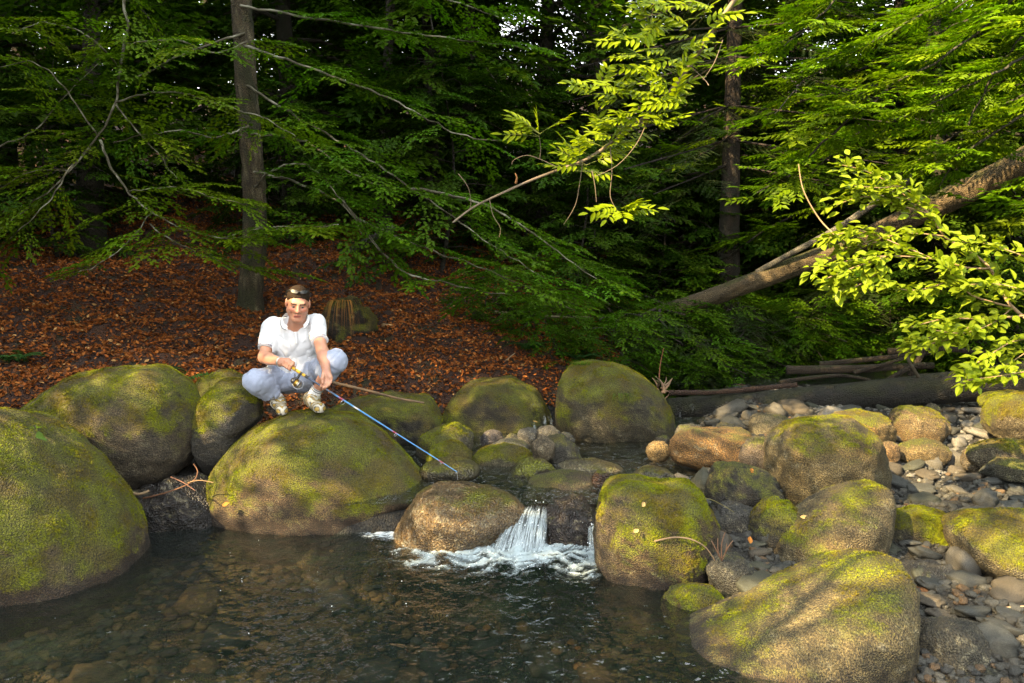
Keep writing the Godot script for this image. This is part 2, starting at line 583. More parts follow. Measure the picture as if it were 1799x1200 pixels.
# o: seed, rows, p (squareness), moss (bias), stone, wet (world height of the damp band), lump, tufts, turn (degrees), lichen
func boulder(called: String, label: String, at: Vector3, prof: Array, rz: float, o := {}, group := "") -> Node3D:
	var rows: int = o.get("rows", 70)
	var cols := int(rows * 1.5)
	var p: float = o.get("p", 2.35)
	var sd: float = float(o.get("seed", 1)) * 13.7
	var lump: float = o.get("lump", 0.07)
	var moss: float = o.get("moss", 0.0)
	var stone: Color = o.get("stone", Color(0.115, 0.092, 0.045))
	var wet: float = o.get("wet", -9.0)
	var bright: float = 0.58
	var lichen: float = o.get("lichen", 0.5)
	var turn := Basis.from_euler(o.get("turn", Vector3.ZERO) * PI / 180.0)
	var size := 0.0
	for x in prof:
		size = maxf(size, x)
	size = maxf(size, rz)
	var small := 0.0
	for x in prof:
		small += x / 32.0
	var lr := RandomNumberGenerator.new()
	lr.seed = int(sd * 100.0) + 5
	var cuts := []
	for k in int(o.get("cuts", 4)):
		var q := Vector3(lr.randfn(), lr.randfn() * 0.8, lr.randfn()).normalized()
		cuts.append([q, lr.randf_range(0.80, 0.93)])
	var b := MB.new()
	var so := Vector3(sd, sd * 0.37, -sd)
	for r in rows + 1:
		var th := PI * r / rows
		for k in (1 if r == 0 or r == rows else cols):
			var ph := TAU * k / cols
			var d := Vector3(sin(th) * cos(ph), cos(th), sin(th) * sin(ph))
			var a := fposmod(atan2(d.y, d.x), TAU) / TAU * 32.0
			var i0 := int(a) % 32
			var fr := a - floorf(a)
			var p0: float = prof[(i0 + 31) % 32]
			var p1: float = prof[i0]
			var p2: float = prof[(i0 + 1) % 32]
			var p3: float = prof[(i0 + 2) % 32]
			var rp := cubic_interpolate(p1, p2, p0, p3, fr)
			var rr := pow(pow(sqrt(d.x * d.x + d.y * d.y) / rp, p) + pow(absf(d.z) / rz, p), -1.0 / p)
			var nrm := d * 1.3 + so
			rr *= 1.0 + lump * (nz.get_noise_3dv(nrm) + 0.45 * nz.get_noise_3dv(nrm * 2.3) + 0.2 * nz.get_noise_3dv(nrm * 5.0))
			var pos := d * rr
			for c in cuts:
				var e: Vector3 = c[0]
				var lim: float = c[1] / sqrt(pow(Vector2(e.x, e.y).length() / small, 2.0) + pow(e.z / rz, 2.0))
				var over := pos.dot(e) - lim
				if over > 0.0:
					pos -= e * over * 0.7
			pos = turn * pos
			var w := pos + at
			var dn := d.normalized()
			pos += (turn * dn) * (0.006 * nz.get_noise_3dv(w * 9.0) + 0.0035 * nz.get_noise_3dv(w * 27.0) + 0.002 * nz.get_noise_3dv(w * 60.0))
			b.add(pos, Color.WHITE)
	var last := b.v.size() - 1
	for k in cols:
		var k2 := (k + 1) % cols
		b.tri(0, 1 + k, 1 + k2)
		b.tri(last, last - cols + k2, last - cols + k)
		for r in rows - 2:
			var a := 1 + r * cols + k
			var c := 1 + r * cols + k2
			b.tri(a, a + cols, c); b.tri(c, a + cols, c + cols)
	b.smooth()
	var mask := PackedFloat32Array()
	mask.resize(b.v.size())
	var m_lo := Color(0.048, 0.048, 0.008).lerp(Color(0.108, 0.102, 0.008), bright)
	var m_hi := Color(0.100, 0.102, 0.009).lerp(Color(0.215, 0.232, 0.006), bright)
	for k in b.v.size():
		var w := b.v[k] + at
		var n := b.n[k]
		var a := nz.get_noise_3dv(w * 2.2 + so)
		var e := nz.get_noise_3dv(w * 8.0)
		var f := nz.get_noise_3dv(w * 30.0)
		var m := smoothstep(-0.30, 0.30, n.y * 0.95 - 0.25 + moss + 0.40 * a + 0.22 * e + 0.16 * f)
		var dry := smoothstep(wet - 0.02, wet + 0.05, w.y + 0.03 * e + 0.015 * f)
		m *= dry
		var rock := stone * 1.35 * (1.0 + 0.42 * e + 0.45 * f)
		rock = rock.lerp(Color(stone.r * 1.5, stone.g * 1.25, stone.b * 0.8), clampf(a * 1.2, 0.0, 0.7))
		if f * 0.7 + e * 0.5 > 0.62 - 0.25 * lichen:
			rock = rock.lerp(Color(0.34, 0.30, 0.19), 0.6)
		rock = (rock * Color(0.36, 0.32, 0.30)).lerp(rock, dry)
		var mc := 1.25 * m_lo.lerp(m_hi, clampf(0.45 + 0.35 * e + 0.35 * f + 0.5 * a, 0.0, 1.0))
		mc = mc.lerp(Color(0.125, 0.085, 0.016), clampf(0.15 + nz.get_noise_3dv(w * 4.0 + so) * 1.2, 0.0, 0.7))
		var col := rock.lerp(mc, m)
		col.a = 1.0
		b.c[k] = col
		mask[k] = m
	var nt: int = o.get("tufts", 0)
	var o3 := Node3D.new()
	o3.name = numbered(called)
	add_child(o3)
	o3.position = at
	tag(o3, label, o.get("category", "boulder"), group)
	if nt == 0:
		# one plain body: the node itself is the stone
		used[called] -= 1
		if used[called] < 0:
			used.erase(called)
		remove_child(o3)
		o3.free()
		var mi := part(called, b.mesh(), o.get("mat", M.rock))
		mi.position = at
		tag(mi, label, o.get("category", "boulder"), group)
		return mi
	part("stone", b.mesh(), o.get("mat", M.rock), o3)
	var where := []
	var tints := PackedColorArray()
	var tries := 0
	var nt3 := b.i.size() / 3
	var area := 0.0
	var cum := PackedFloat32Array()
	for t in nt3:
		area += (b.v[b.i[t * 3 + 1]] - b.v[b.i[t * 3]]).cross(b.v[b.i[t * 3 + 2]] - b.v[b.i[t * 3]]).length()
		cum.append(area)
	while where.size() < nt and tries < nt * 4:
		tries += 1
		var t := cum.bsearch(lr.randf() * area)
		if t >= nt3:
			continue
		var i0 := b.i[t * 3]
		if mask[i0] < 0.35 + 0.5 * lr.randf() or b.n[i0].z < -0.55:
			continue
		var u := lr.randf()
		var v := lr.randf() * (1.0 - u)
		var pos := b.v[i0] * (1.0 - u - v) + b.v[b.i[t * 3 + 1]] * u + b.v[b.i[t * 3 + 2]] * v
		var n := b.n[i0]
		var x := n.cross(Vector3(lr.randfn(), lr.randfn(), lr.randfn())).normalized()
		var s := lr.randf_range(0.004, 0.0085) * (1.0 + 0.6 * nz.get_noise_3dv((pos + at) * 5.0))
		where.append(Transform3D(Basis(x, n, x.cross(n)).scaled_local(Vector3(s, s * lr.randf_range(0.6, 1.3), s)), pos - n * 0.002))
		var c := b.c[i0] * lr.randf_range(0.75, 1.3)
		tints.append(Color(c.r, c.g * lr.randf_range(0.95, 1.15), c.b))
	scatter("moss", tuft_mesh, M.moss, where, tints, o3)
	return o3

func eb(called: String, label: String, at: Vector3, r: Vector3, o := {}, group := "") -> Node3D:
	return boulder(called, label, at, ellipse(r), r.z, o, group)

func make_boulders():
	var brown := Color(0.120, 0.086, 0.040)
	var grey := Color(0.105, 0.098, 0.078)
	var dark := Color(0.035, 0.031, 0.025)
	# left of the pool
	boulder("boulder", "huge moss covered boulder standing in the shallow edge of the pool", Vector3(-3.08, 0.249, -4.85), [0.737, 0.685, 0.639, 0.619, 0.608, 0.621, 0.639, 0.663, 0.672, 0.696, 0.715, 0.754, 0.794, 0.818, 0.869, 0.86, 0.884, 0.885, 0.906, 0.966, 0.91, 0.836, 0.801, 0.798, 0.809, 0.801, 0.823, 0.882, 0.954, 0.921, 0.869, 0.807], 0.72, {"seed": 2, "rows": 150, "moss": 0.24, "wet": 0.07, "stone": Color(0.140, 0.098, 0.050), "tufts": 22500, "lump": 0.03, "cuts": 1})
	boulder("boulder", "big egg shaped mossy boulder in front of the leaf covered bank", Vector3(-2.914, 0.579, -6), [0.612, 0.633, 0.623, 0.628, 0.603, 0.585, 0.532, 0.506, 0.485, 0.475, 0.483, 0.511, 0.527, 0.561, 0.617, 0.671, 0.654, 0.616, 0.566, 0.54, 0.472, 0.435, 0.417, 0.415, 0.429, 0.437, 0.451, 0.482, 0.496, 0.532, 0.56, 0.596], 0.55, {"seed": 3, "rows": 140, "moss": 0.16, "stone": Color(0.105, 0.082, 0.050), "tufts": 18000, "lump": 0.03, "cuts": 1, "lichen": 0.8})
	boulder("boulder", "grey boulder with a moss cap wedged beside the man's boulder", Vector3(-2.148, 0.572, -6.15), [0.153, 0.201, 0.274, 0.311, 0.359, 0.38, 0.392, 0.377, 0.376, 0.348, 0.33, 0.31, 0.275, 0.257, 0.25, 0.236, 0.229, 0.23, 0.242, 0.265, 0.287, 0.324, 0.361, 0.357, 0.291, 0.241, 0.211, 0.172, 0.149, 0.137, 0.131, 0.13], 0.36, {"seed": 4, "rows": 80, "moss": 0.02, "stone": Color(0.095, 0.085, 0.068), "tufts": 6750, "lump": 0.06})
	eb("boulder", "low round green stone behind the grey moss capped boulder", Vector3(-2.427, 0.71, -6.85), Vector3(0.263, 0.223, 0.3), {"seed": 5, "rows": 60, "moss": 0.7, "tufts": 4500})
	boulder("boulder", "large mossy boulder that the man squats on", Vector3(-1.445, 0.138, -6.05), [0.815, 0.755, 0.688, 0.648, 0.635, 0.613, 0.609, 0.593, 0.596, 0.599, 0.624, 0.635, 0.665, 0.69, 0.723, 0.764, 0.787, 0.815, 0.793, 0.803, 0.783, 0.776, 0.764, 0.733, 0.731, 0.758, 0.737, 0.74, 0.738, 0.694, 0.719, 0.778], 0.66, {"seed": 6, "rows": 150, "moss": 0.14, "wet": 0.10, "stone": Color(0.135, 0.088, 0.045), "tufts": 21000, "lump": 0.025, "cuts": 1, "lichen": 0.7})
	boulder("rock", "dark wet cracked rock between two mossy boulders at the waterline", Vector3(-2.391, 0.012, -5.75), [0.399, 0.405, 0.407, 0.427, 0.379, 0.344, 0.326, 0.309, 0.29, 0.283, 0.288, 0.304, 0.318, 0.335, 0.369, 0.43, 0.417, 0.419, 0.439, 0.479, 0.428, 0.378, 0.35, 0.338, 0.317, 0.305, 0.305, 0.317, 0.344, 0.392, 0.4, 0.392], 0.3, {"seed": 7, "rows": 90, "moss": -0.9, "wet": 0.1, "stone": Color(0.020, 0.015, 0.011), "lump": 0.20, "cuts": 7, "mat": M.wet, "category": "rock"})
	# round the cascade
	boulder("rock", "wet golden brown granite rock left of the white cascade", Vector3(-0.383, 0.043, -5.45), [0.436, 0.498, 0.461, 0.396, 0.354, 0.316, 0.296, 0.289, 0.286, 0.292, 0.31, 0.317, 0.33, 0.341, 0.344, 0.361, 0.393, 0.435, 0.483, 0.495, 0.475, 0.404, 0.364, 0.343, 0.336, 0.343, 0.314, 0.295, 0.289, 0.297, 0.323, 0.37], 0.4, {"seed": 8, "rows": 120, "moss": -0.75, "stone": Color(0.150, 0.098, 0.040), "lump": 0.03, "cuts": 1, "mat": M.wet, "lichen": 1.5, "category": "rock"})
	boulder("rock", "flat smooth brown rock lying above the lip of the cascade", Vector3(0.316, 0.139, -5.95), [0.327, 0.326, 0.297, 0.258, 0.21, 0.183, 0.168, 0.158, 0.148, 0.145, 0.147, 0.156, 0.172, 0.201, 0.24, 0.274, 0.333, 0.307, 0.282, 0.263, 0.213, 0.185, 0.169, 0.161, 0.16, 0.165, 0.178, 0.198, 0.211, 0.234, 0.276, 0.324], 0.3, {"seed": 9, "rows": 80, "moss": -0.55, "stone": Color(0.120, 0.082, 0.042), "lump": 0.04, "cuts": 2, "category": "rock"})
	boulder("rock", "black wet rock with thin water running down beside the cascade", Vector3(0.382, 0.026, -5.38), [0.219, 0.221, 0.233, 0.256, 0.265, 0.256, 0.246, 0.227, 0.218, 0.219, 0.213, 0.209, 0.213, 0.21, 0.196, 0.191, 0.193, 0.203, 0.224, 0.239, 0.259, 0.297, 0.317, 0.299, 0.293, 0.299, 0.317, 0.347, 0.288, 0.254, 0.235, 0.225], 0.24, {"seed": 10, "rows": 80, "moss": -0.95, "stone": Color(0.030, 0.022, 0.018), "lump": 0.10, "cuts": 4, "mat": M.wet, "category": "rock"})
	boulder("boulder", "tall mossy boulder with a forked dry twig beside the cascade", Vector3(0.863, 0.184, -4.78), [0.365, 0.361, 0.363, 0.362, 0.375, 0.373, 0.37, 0.343, 0.339, 0.358, 0.393, 0.428, 0.433, 0.409, 0.39, 0.374, 0.37, 0.369, 0.384, 0.392, 0.414, 0.417, 0.423, 0.417, 0.419, 0.412, 0.412, 0.416, 0.411, 0.415, 0.391, 0.383], 0.36, {"seed": 11, "rows": 130, "moss": 0.04, "wet": 0.05, "stone": Color(0.125, 0.090, 0.050), "tufts": 13500, "lump": 0.035, "cuts": 2, "lichen": 1.0})
	# right bank
	boulder("boulder", "round sunlit boulder with moss top resting behind the leaning boulder", Vector3(2.241, 0.403, -5.75), [0.402, 0.375, 0.367, 0.373, 0.372, 0.359, 0.361, 0.342, 0.332, 0.335, 0.348, 0.367, 0.405, 0.42, 0.44, 0.426, 0.428, 0.433, 0.45, 0.456, 0.442, 0.41, 0.383, 0.374, 0.371, 0.378, 0.401, 0.446, 0.476, 0.513, 0.492, 0.454], 0.42, {"seed": 12, "rows": 120, "moss": -0.45, "stone": Color(0.150, 0.120, 0.055), "tufts": 7500, "lump": 0.05, "cuts": 3})
	boulder("boulder", "long smooth boulder leaning up against the round one", Vector3(1.887, 0.161, -4.85), [0.339, 0.37, 0.401, 0.435, 0.458, 0.403, 0.337, 0.287, 0.249, 0.22, 0.204, 0.198, 0.199, 0.204, 0.218, 0.245, 0.291, 0.323, 0.38, 0.392, 0.409, 0.357, 0.318, 0.29, 0.272, 0.265, 0.269, 0.268, 0.275, 0.293, 0.312, 0.319], 0.36, {"seed": 13, "rows": 110, "moss": -0.50, "stone": Color(0.135, 0.105, 0.048), "tufts": 4500, "lump": 0.03, "cuts": 1})
	boulder("boulder", "big wedge shaped yellow boulder sloping down into the pool", Vector3(1.405, -0.032, -3.85), [0.472, 0.491, 0.533, 0.576, 0.569, 0.476, 0.381, 0.317, 0.277, 0.255, 0.246, 0.246, 0.256, 0.279, 0.321, 0.408, 0.594, 0.606, 0.583, 0.58, 0.564, 0.57, 0.6, 0.588, 0.576, 0.588, 0.598, 0.544, 0.517, 0.51, 0.478, 0.467], 0.5, {"seed": 14, "rows": 140, "moss": -0.44, "wet": 0.02, "stone": Color(0.155, 0.118, 0.046), "tufts": 5250, "lump": 0.04, "cuts": 2, "lichen": 0.8})
	eb("boulder", "small green stone in the water beside the wedge shaped boulder", Vector3(0.977, -0.06, -4.3), Vector3(0.17, 0.142, 0.17), {"seed": 15, "rows": 60, "moss": -0.12, "stone": Color(0.12, 0.08, 0.035), "tufts": 1800})
	boulder("rock", "dark grey upright slate rock sprouting dry roots on its top", Vector3(1.241, 0.03, -4.5), [0.131, 0.128, 0.13, 0.132, 0.131, 0.135, 0.145, 0.16, 0.154, 0.155, 0.162, 0.167, 0.158, 0.156, 0.155, 0.138, 0.128, 0.125, 0.126, 0.132, 0.143, 0.146, 0.155, 0.172, 0.181, 0.185, 0.196, 0.202, 0.182, 0.172, 0.156, 0.14], 0.16, {"seed": 16, "rows": 60, "moss": -0.7, "stone": Color(0.060, 0.058, 0.045), "lump": 0.07, "cuts": 6, "category": "rock"})
	eb("boulder", "dark lumpy stone with a moss cap under the round sunlit boulder", Vector3(1.652, 0.123, -5.05), Vector3(0.187, 0.209, 0.25), {"seed": 17, "rows": 70, "moss": -0.30, "stone": Color(0.055, 0.047, 0.030), "tufts": 2250, "lump": 0.1})
	eb("rock", "dark brown rock behind the tall mossy boulder", Vector3(1.569, 0.208, -5.6), Vector3(0.266, 0.23, 0.35), {"seed": 18, "rows": 70, "moss": -0.45, "stone": dark, "lump": 0.1, "cuts": 6, "category": "rock"})
	eb("rock", "grey veined rock in the shaded gap behind the tall mossy boulder", Vector3(1.437, 0.122, -5.2), Vector3(0.143, 0.15, 0.2), {"seed": 19, "rows": 50, "moss": -0.9, "stone": Color(0.07, 0.066, 0.058), "lump": 0.1, "cuts": 6, "category": "rock"})
	eb("boulder", "dark green mossy stone between the leaning boulder and pale lichened one", Vector3(2.522, 0.105, -4.95), Vector3(0.252, 0.202, 0.25), {"seed": 20, "rows": 80, "moss": -0.05, "stone": Color(0.07, 0.058, 0.032), "tufts": 6000, "lump": 0.05})
	boulder("boulder", "pale boulder with bright moss patch overhanging the gravel", Vector3(2.853, 0.16, -4.55), [0.387, 0.379, 0.355, 0.314, 0.292, 0.277, 0.251, 0.238, 0.235, 0.24, 0.256, 0.282, 0.328, 0.372, 0.397, 0.348, 0.308, 0.268, 0.245, 0.23, 0.226, 0.23, 0.243, 0.257, 0.28, 0.321, 0.342, 0.38, 0.425, 0.412, 0.416, 0.41], 0.38, {"seed": 21, "rows": 110, "moss": -0.14, "stone": Color(0.150, 0.130, 0.075), "tufts": 7500, "lump": 0.05, "cuts": 3})
	eb("rock", "dark blue grey slab with an orange stained foot", Vector3(2.314, -0.007, -4.45), Vector3(0.187, 0.154, 0.2), {"seed": 22, "rows": 60, "moss": -0.9, "stone": Color(0.060, 0.058, 0.052), "lump": 0.09, "cuts": 7, "category": "rock"})
	eb("stone", "rust orange stone under the blue grey slab", Vector3(2.149, 0.014, -4.22), Vector3(0.105, 0.077, 0.08), {"seed": 23, "rows": 40, "moss": -0.9, "stone": Color(0.24, 0.095, 0.02), "category": "stone"})
	eb("stone", "broad sandy stone below the pale mossy boulder", Vector3(2.472, -0.035, -4.1), Vector3(0.175, 0.113, 0.16), {"seed": 24, "rows": 50, "moss": -0.7, "stone": Color(0.16, 0.125, 0.06), "category": "stone"})
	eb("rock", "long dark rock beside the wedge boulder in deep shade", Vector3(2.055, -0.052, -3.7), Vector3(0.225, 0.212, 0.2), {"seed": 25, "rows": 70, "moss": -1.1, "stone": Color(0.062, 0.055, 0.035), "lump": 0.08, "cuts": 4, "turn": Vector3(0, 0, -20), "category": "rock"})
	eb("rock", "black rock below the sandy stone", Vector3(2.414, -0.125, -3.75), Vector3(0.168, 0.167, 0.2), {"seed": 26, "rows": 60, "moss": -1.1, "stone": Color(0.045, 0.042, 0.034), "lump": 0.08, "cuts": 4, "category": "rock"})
	eb("stone", "small brown stone between sandy stone and dark rocks", Vector3(2.24, -0.08, -4.1), Vector3(0.102, 0.068, 0.1), {"seed": 27, "rows": 40, "moss": -0.8, "stone": Color(0.11, 0.082, 0.045), "category": "stone"})
	eb("stone", "grey stone leaning under the pale mossy boulder", Vector3(2.597, 0.028, -4.55), Vector3(0.069, 0.099, 0.08), {"seed": 28, "rows": 40, "moss": -0.9, "stone": Color(0.085, 0.082, 0.07), "category": "stone"})
	# behind the cascade, towards the log
	boulder("boulder", "flat orange boulder beside the stream", Vector3(1.612, 0.398, -6.35), [0.384, 0.402, 0.326, 0.264, 0.201, 0.168, 0.149, 0.139, 0.136, 0.139, 0.149, 0.168, 0.2, 0.258, 0.307, 0.371, 0.391, 0.417, 0.4, 0.332, 0.283, 0.241, 0.214, 0.199, 0.193, 0.195, 0.204, 0.224, 0.259, 0.292, 0.321, 0.372], 0.3, {"seed": 29, "rows": 80, "moss": -0.55, "stone": Color(0.20, 0.108, 0.030), "lump": 0.07, "cuts": 5})
	eb("stone", "purplish grey stone between the orange boulder and the round one", Vector3(1.856, 0.384, -6.15), Vector3(0.181, 0.131, 0.2), {"seed": 30, "rows": 50, "moss": -0.8, "stone": Color(0.12, 0.10, 0.085), "category": "stone"})
	eb("boulder", "long pale stone lying before the end of the log", Vector3(2.343, 0.361, -7.4), Vector3(0.246, 0.118, 0.2), {"seed": 31, "rows": 50, "moss": -0.5, "stone": Color(0.20, 0.165, 0.09), "lump": 0.05})
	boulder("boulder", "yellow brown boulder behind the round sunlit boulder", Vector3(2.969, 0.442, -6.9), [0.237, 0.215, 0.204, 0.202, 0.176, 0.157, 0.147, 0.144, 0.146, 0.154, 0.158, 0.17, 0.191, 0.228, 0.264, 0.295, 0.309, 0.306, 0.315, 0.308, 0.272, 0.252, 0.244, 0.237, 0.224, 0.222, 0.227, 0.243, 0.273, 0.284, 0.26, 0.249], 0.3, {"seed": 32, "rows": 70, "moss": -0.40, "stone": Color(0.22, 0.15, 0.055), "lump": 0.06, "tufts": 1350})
	eb("boulder", "smooth brown mossy boulder at the foot of the big log", Vector3(3.563, 0.406, -7.2), Vector3(0.264, 0.173, 0.3), {"seed": 33, "rows": 70, "moss": -0.30, "stone": Color(0.17, 0.12, 0.055), "tufts": 1800})
	eb("stone", "small round stone peeking over the brown mossy boulder", Vector3(3.863, 0.488, -7.5), Vector3(0.065, 0.069, 0.09), {"seed": 34, "rows": 30, "moss": -0.7, "stone": Color(0.15, 0.125, 0.08), "category": "stone"})
	eb("boulder", "dappled square stone among gravel painted sunlit white", Vector3(3.294, 0.311, -6.5), Vector3(0.203, 0.115, 0.17), {"seed": 35, "rows": 60, "moss": -0.25, "stone": Color(0.19, 0.135, 0.055), "cuts": 6})
	eb("boulder", "long dark mossy stone beyond the grey slates", Vector3(3.773, 0.349, -6.2), Vector3(0.272, 0.139, 0.2), {"seed": 36, "rows": 60, "moss": 0.05, "stone": Color(0.10, 0.08, 0.045), "tufts": 2250})
	eb("boulder", "thin tan stone tilted at the end of the long dark mossy one", Vector3(3.608, 0.297, -6.3), Vector3(0.106, 0.112, 0.12), {"seed": 37, "rows": 40, "moss": -0.7, "stone": Color(0.15, 0.12, 0.075)})
	eb("boulder", "grey green slab at the edge of the slate bank", Vector3(3.653, 0.318, -5.95), Vector3(0.234, 0.076, 0.22), {"seed": 38, "rows": 50, "moss": -0.2, "stone": Color(0.09, 0.095, 0.075)})
	eb("boulder", "rounded moss mound below the big log beside the gravel", Vector3(4.304, 0.525, -6.85), Vector3(0.292, 0.217, 0.35), {"seed": 39, "rows": 80, "moss": 0.35, "stone": Color(0.13, 0.10, 0.05), "tufts": 7500})
	eb("boulder", "dark green mound against the big log", Vector3(4.661, 0.541, -7.6), Vector3(0.27, 0.112, 0.3), {"seed": 40, "rows": 50, "moss": 0.6, "tufts": 3000})
	boulder("boulder", "big dome shaped boulder with moss and grass on its crown", Vector3(0.933, 0.523, -7.85), [0.533, 0.488, 0.439, 0.413, 0.384, 0.364, 0.359, 0.366, 0.37, 0.388, 0.418, 0.444, 0.484, 0.502, 0.531, 0.566, 0.594, 0.619, 0.636, 0.644, 0.607, 0.596, 0.547, 0.52, 0.515, 0.53, 0.568, 0.607, 0.644, 0.716, 0.668, 0.603], 0.62, {"seed": 41, "rows": 130, "moss": 0.03, "stone": Color(0.080, 0.068, 0.036), "tufts": 13500, "lump": 0.04, "cuts": 3})
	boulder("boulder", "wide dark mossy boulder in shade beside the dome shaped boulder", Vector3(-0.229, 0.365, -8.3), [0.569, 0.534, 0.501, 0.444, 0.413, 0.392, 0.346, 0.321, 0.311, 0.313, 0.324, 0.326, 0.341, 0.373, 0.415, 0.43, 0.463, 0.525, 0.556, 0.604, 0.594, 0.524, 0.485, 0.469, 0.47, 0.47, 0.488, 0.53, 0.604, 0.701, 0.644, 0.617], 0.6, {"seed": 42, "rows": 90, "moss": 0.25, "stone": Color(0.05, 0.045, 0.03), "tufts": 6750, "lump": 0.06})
	boulder("boulder", "low dark mossy ledge at the foot of the leaf covered bank", Vector3(-1.127, 0.383, -7.7), [0.665, 0.541, 0.446, 0.357, 0.293, 0.257, 0.237, 0.228, 0.228, 0.237, 0.244, 0.261, 0.291, 0.345, 0.444, 0.551, 0.667, 0.669, 0.656, 0.53, 0.441, 0.391, 0.364, 0.353, 0.354, 0.355, 0.369, 0.402, 0.459, 0.561, 0.652, 0.646], 0.5, {"seed": 43, "rows": 90, "moss": 0.12, "stone": Color(0.045, 0.038, 0.026), "tufts": 5250, "lump": 0.08})
	# stones in the upper stream
	boulder("stone", "mossy stone with pale speckled flanks near the rod tip", Vector3(-0.541, 0.313, -6.75), [0.21, 0.212, 0.223, 0.231, 0.219, 0.215, 0.21, 0.192, 0.183, 0.182, 0.178, 0.177, 0.183, 0.197, 0.222, 0.23, 0.243, 0.268, 0.27, 0.265, 0.271, 0.231, 0.208, 0.196, 0.192, 0.196, 0.208, 0.231, 0.223, 0.213, 0.212, 0.216], 0.26, {"seed": 44, "rows": 80, "moss": 0.0, "stone": Color(0.13, 0.115, 0.07), "tufts": 2700, "lump": 0.08, "lichen": 1.4, "category": "stone"})
	eb("stone", "rounded dark moss stone in front of the speckled one", Vector3(-0.495, 0.287, -6.45), Vector3(0.172, 0.14, 0.2), {"seed": 45, "rows": 60, "moss": 0.3, "tufts": 2400, "category": "stone"})
	eb("stone", "flat olive stone under the tip of the fishing rod", Vector3(-0.475, 0.265, -6.1), Vector3(0.229, 0.096, 0.22), {"seed": 46, "rows": 50, "moss": -0.5, "stone": Color(0.07, 0.06, 0.032), "mat": M.wet, "category": "stone"})
	eb("stone", "long green stone with a pale speckled waterline", Vector3(-0.057, 0.253, -6.55), Vector3(0.253, 0.116, 0.2), {"seed": 47, "rows": 70, "moss": 0.15, "stone": Color(0.19, 0.17, 0.10), "tufts": 2250, "lichen": 1.5, "category": "stone"})
	boulder("stone", "dark stone leaning on the tan faced stone in the stream", Vector3(0.398, 0.287, -6.65), [0.151, 0.14, 0.136, 0.134, 0.128, 0.127, 0.131, 0.141, 0.139, 0.138, 0.143, 0.154, 0.152, 0.149, 0.152, 0.161, 0.157, 0.152, 0.153, 0.161, 0.176, 0.189, 0.171, 0.163, 0.161, 0.166, 0.177, 0.199, 0.195, 0.193, 0.198, 0.171], 0.2, {"seed": 48, "rows": 60, "moss": -0.4, "stone": Color(0.075, 0.066, 0.048), "cuts": 6, "category": "stone"})
	eb("stone", "tan stone in the stream beside the dark leaning stone", Vector3(0.255, 0.343, -6.5), Vector3(0.102, 0.102, 0.12), {"seed": 49, "rows": 50, "moss": -0.9, "stone": Color(0.155, 0.118, 0.068), "cuts": 6, "category": "stone"})
	eb("stone", "wet black green stone above the flat brown rock", Vector3(0.155, 0.214, -6.2), Vector3(0.187, 0.124, 0.16), {"seed": 50, "rows": 60, "moss": -0.2, "stone": Color(0.05, 0.045, 0.034), "mat": M.wet, "cuts": 6, "category": "stone"})
	eb("stone", "long flat speckled stone awash in the stream", Vector3(0.584, 0.211, -6.3), Vector3(0.281, 0.094, 0.2), {"seed": 51, "rows": 60, "moss": -0.6, "stone": Color(0.13, 0.11, 0.06), "mat": M.wet, "lichen": 1.6, "category": "stone"})
	eb("stone", "small dark red brown stone beside the flat brown rock", Vector3(0.643, 0.259, -5.85), Vector3(0.066, 0.075, 0.08), {"seed": 52, "rows": 40, "moss": -0.9, "stone": Color(0.06, 0.035, 0.025), "mat": M.wet, "category": "stone"})
	eb("stone", "round tan stone before the orange boulder", Vector3(1.186, 0.307, -6.6), Vector3(0.092, 0.089, 0.1), {"seed": 53, "rows": 40, "moss": -0.6, "stone": Color(0.26, 0.17, 0.06), "category": "stone"})
	eb("stone", "low dark stone awash behind the tall mossy boulder", Vector3(1.028, 0.254, -5.9), Vector3(0.155, 0.084, 0.18), {"seed": 54, "rows": 40, "moss": -0.3, "stone": Color(0.05, 0.048, 0.035), "mat": M.wet, "category": "stone"})
	var mid := [
		[Vector3(-0.171, 0.301, -7.1), Vector3(0.099, 0.088, 0.09), Color(0.10, 0.085, 0.08)],
		[Vector3(-0.005, 0.289, -7.05), Vector3(0.067, 0.075, 0.06), Color(0.09, 0.09, 0.07)],
		[Vector3(0.142, 0.279, -7.25), Vector3(0.114, 0.098, 0.1), Color(0.11, 0.105, 0.09)],
		[Vector3(0.315, 0.322, -7.15), Vector3(0.113, 0.094, 0.1), Color(0.12, 0.11, 0.09)],
		[Vector3(-0.022, 0.276, -6.9), Vector3(0.169, 0.069, 0.15), Color(0.10, 0.10, 0.08)],
		[Vector3(0.469, 0.268, -7.2), Vector3(0.088, 0.077, 0.08), Color(0.08, 0.08, 0.07)],
		[Vector3(1.564, 0.319, -7.2), Vector3(0.151, 0.102, 0.13), Color(0.13, 0.12, 0.09)],
		[Vector3(1.352, 0.24, -7.3), Vector3(0.072, 0.06, 0.06), Color(0.08, 0.075, 0.06)],
		[Vector3(2.035, 0.307, -7.6), Vector3(0.146, 0.067, 0.13), Color(0.11, 0.105, 0.085)],
		[Vector3(2.718, 0.358, -7.4), Vector3(0.129, 0.078, 0.11), Color(0.12, 0.10, 0.07)],
		[Vector3(2.962, 0.342, -6.4), Vector3(0.09, 0.091, 0.08), Color(0.20, 0.13, 0.06)],
		[Vector3(1.936, 0.167, -5.3), Vector3(0.084, 0.076, 0.07), Color(0.12, 0.10, 0.06)],
	]
	for k in mid.size():
		var q: Array = mid[k]
		eb("stone", "grey cobble lying among the stones of the upper stream", q[0], q[1], {"seed": 60 + k, "rows": 36, "moss": -0.8, "stone": q[2], "category": "stone"}, "cobbles of the upper stream")

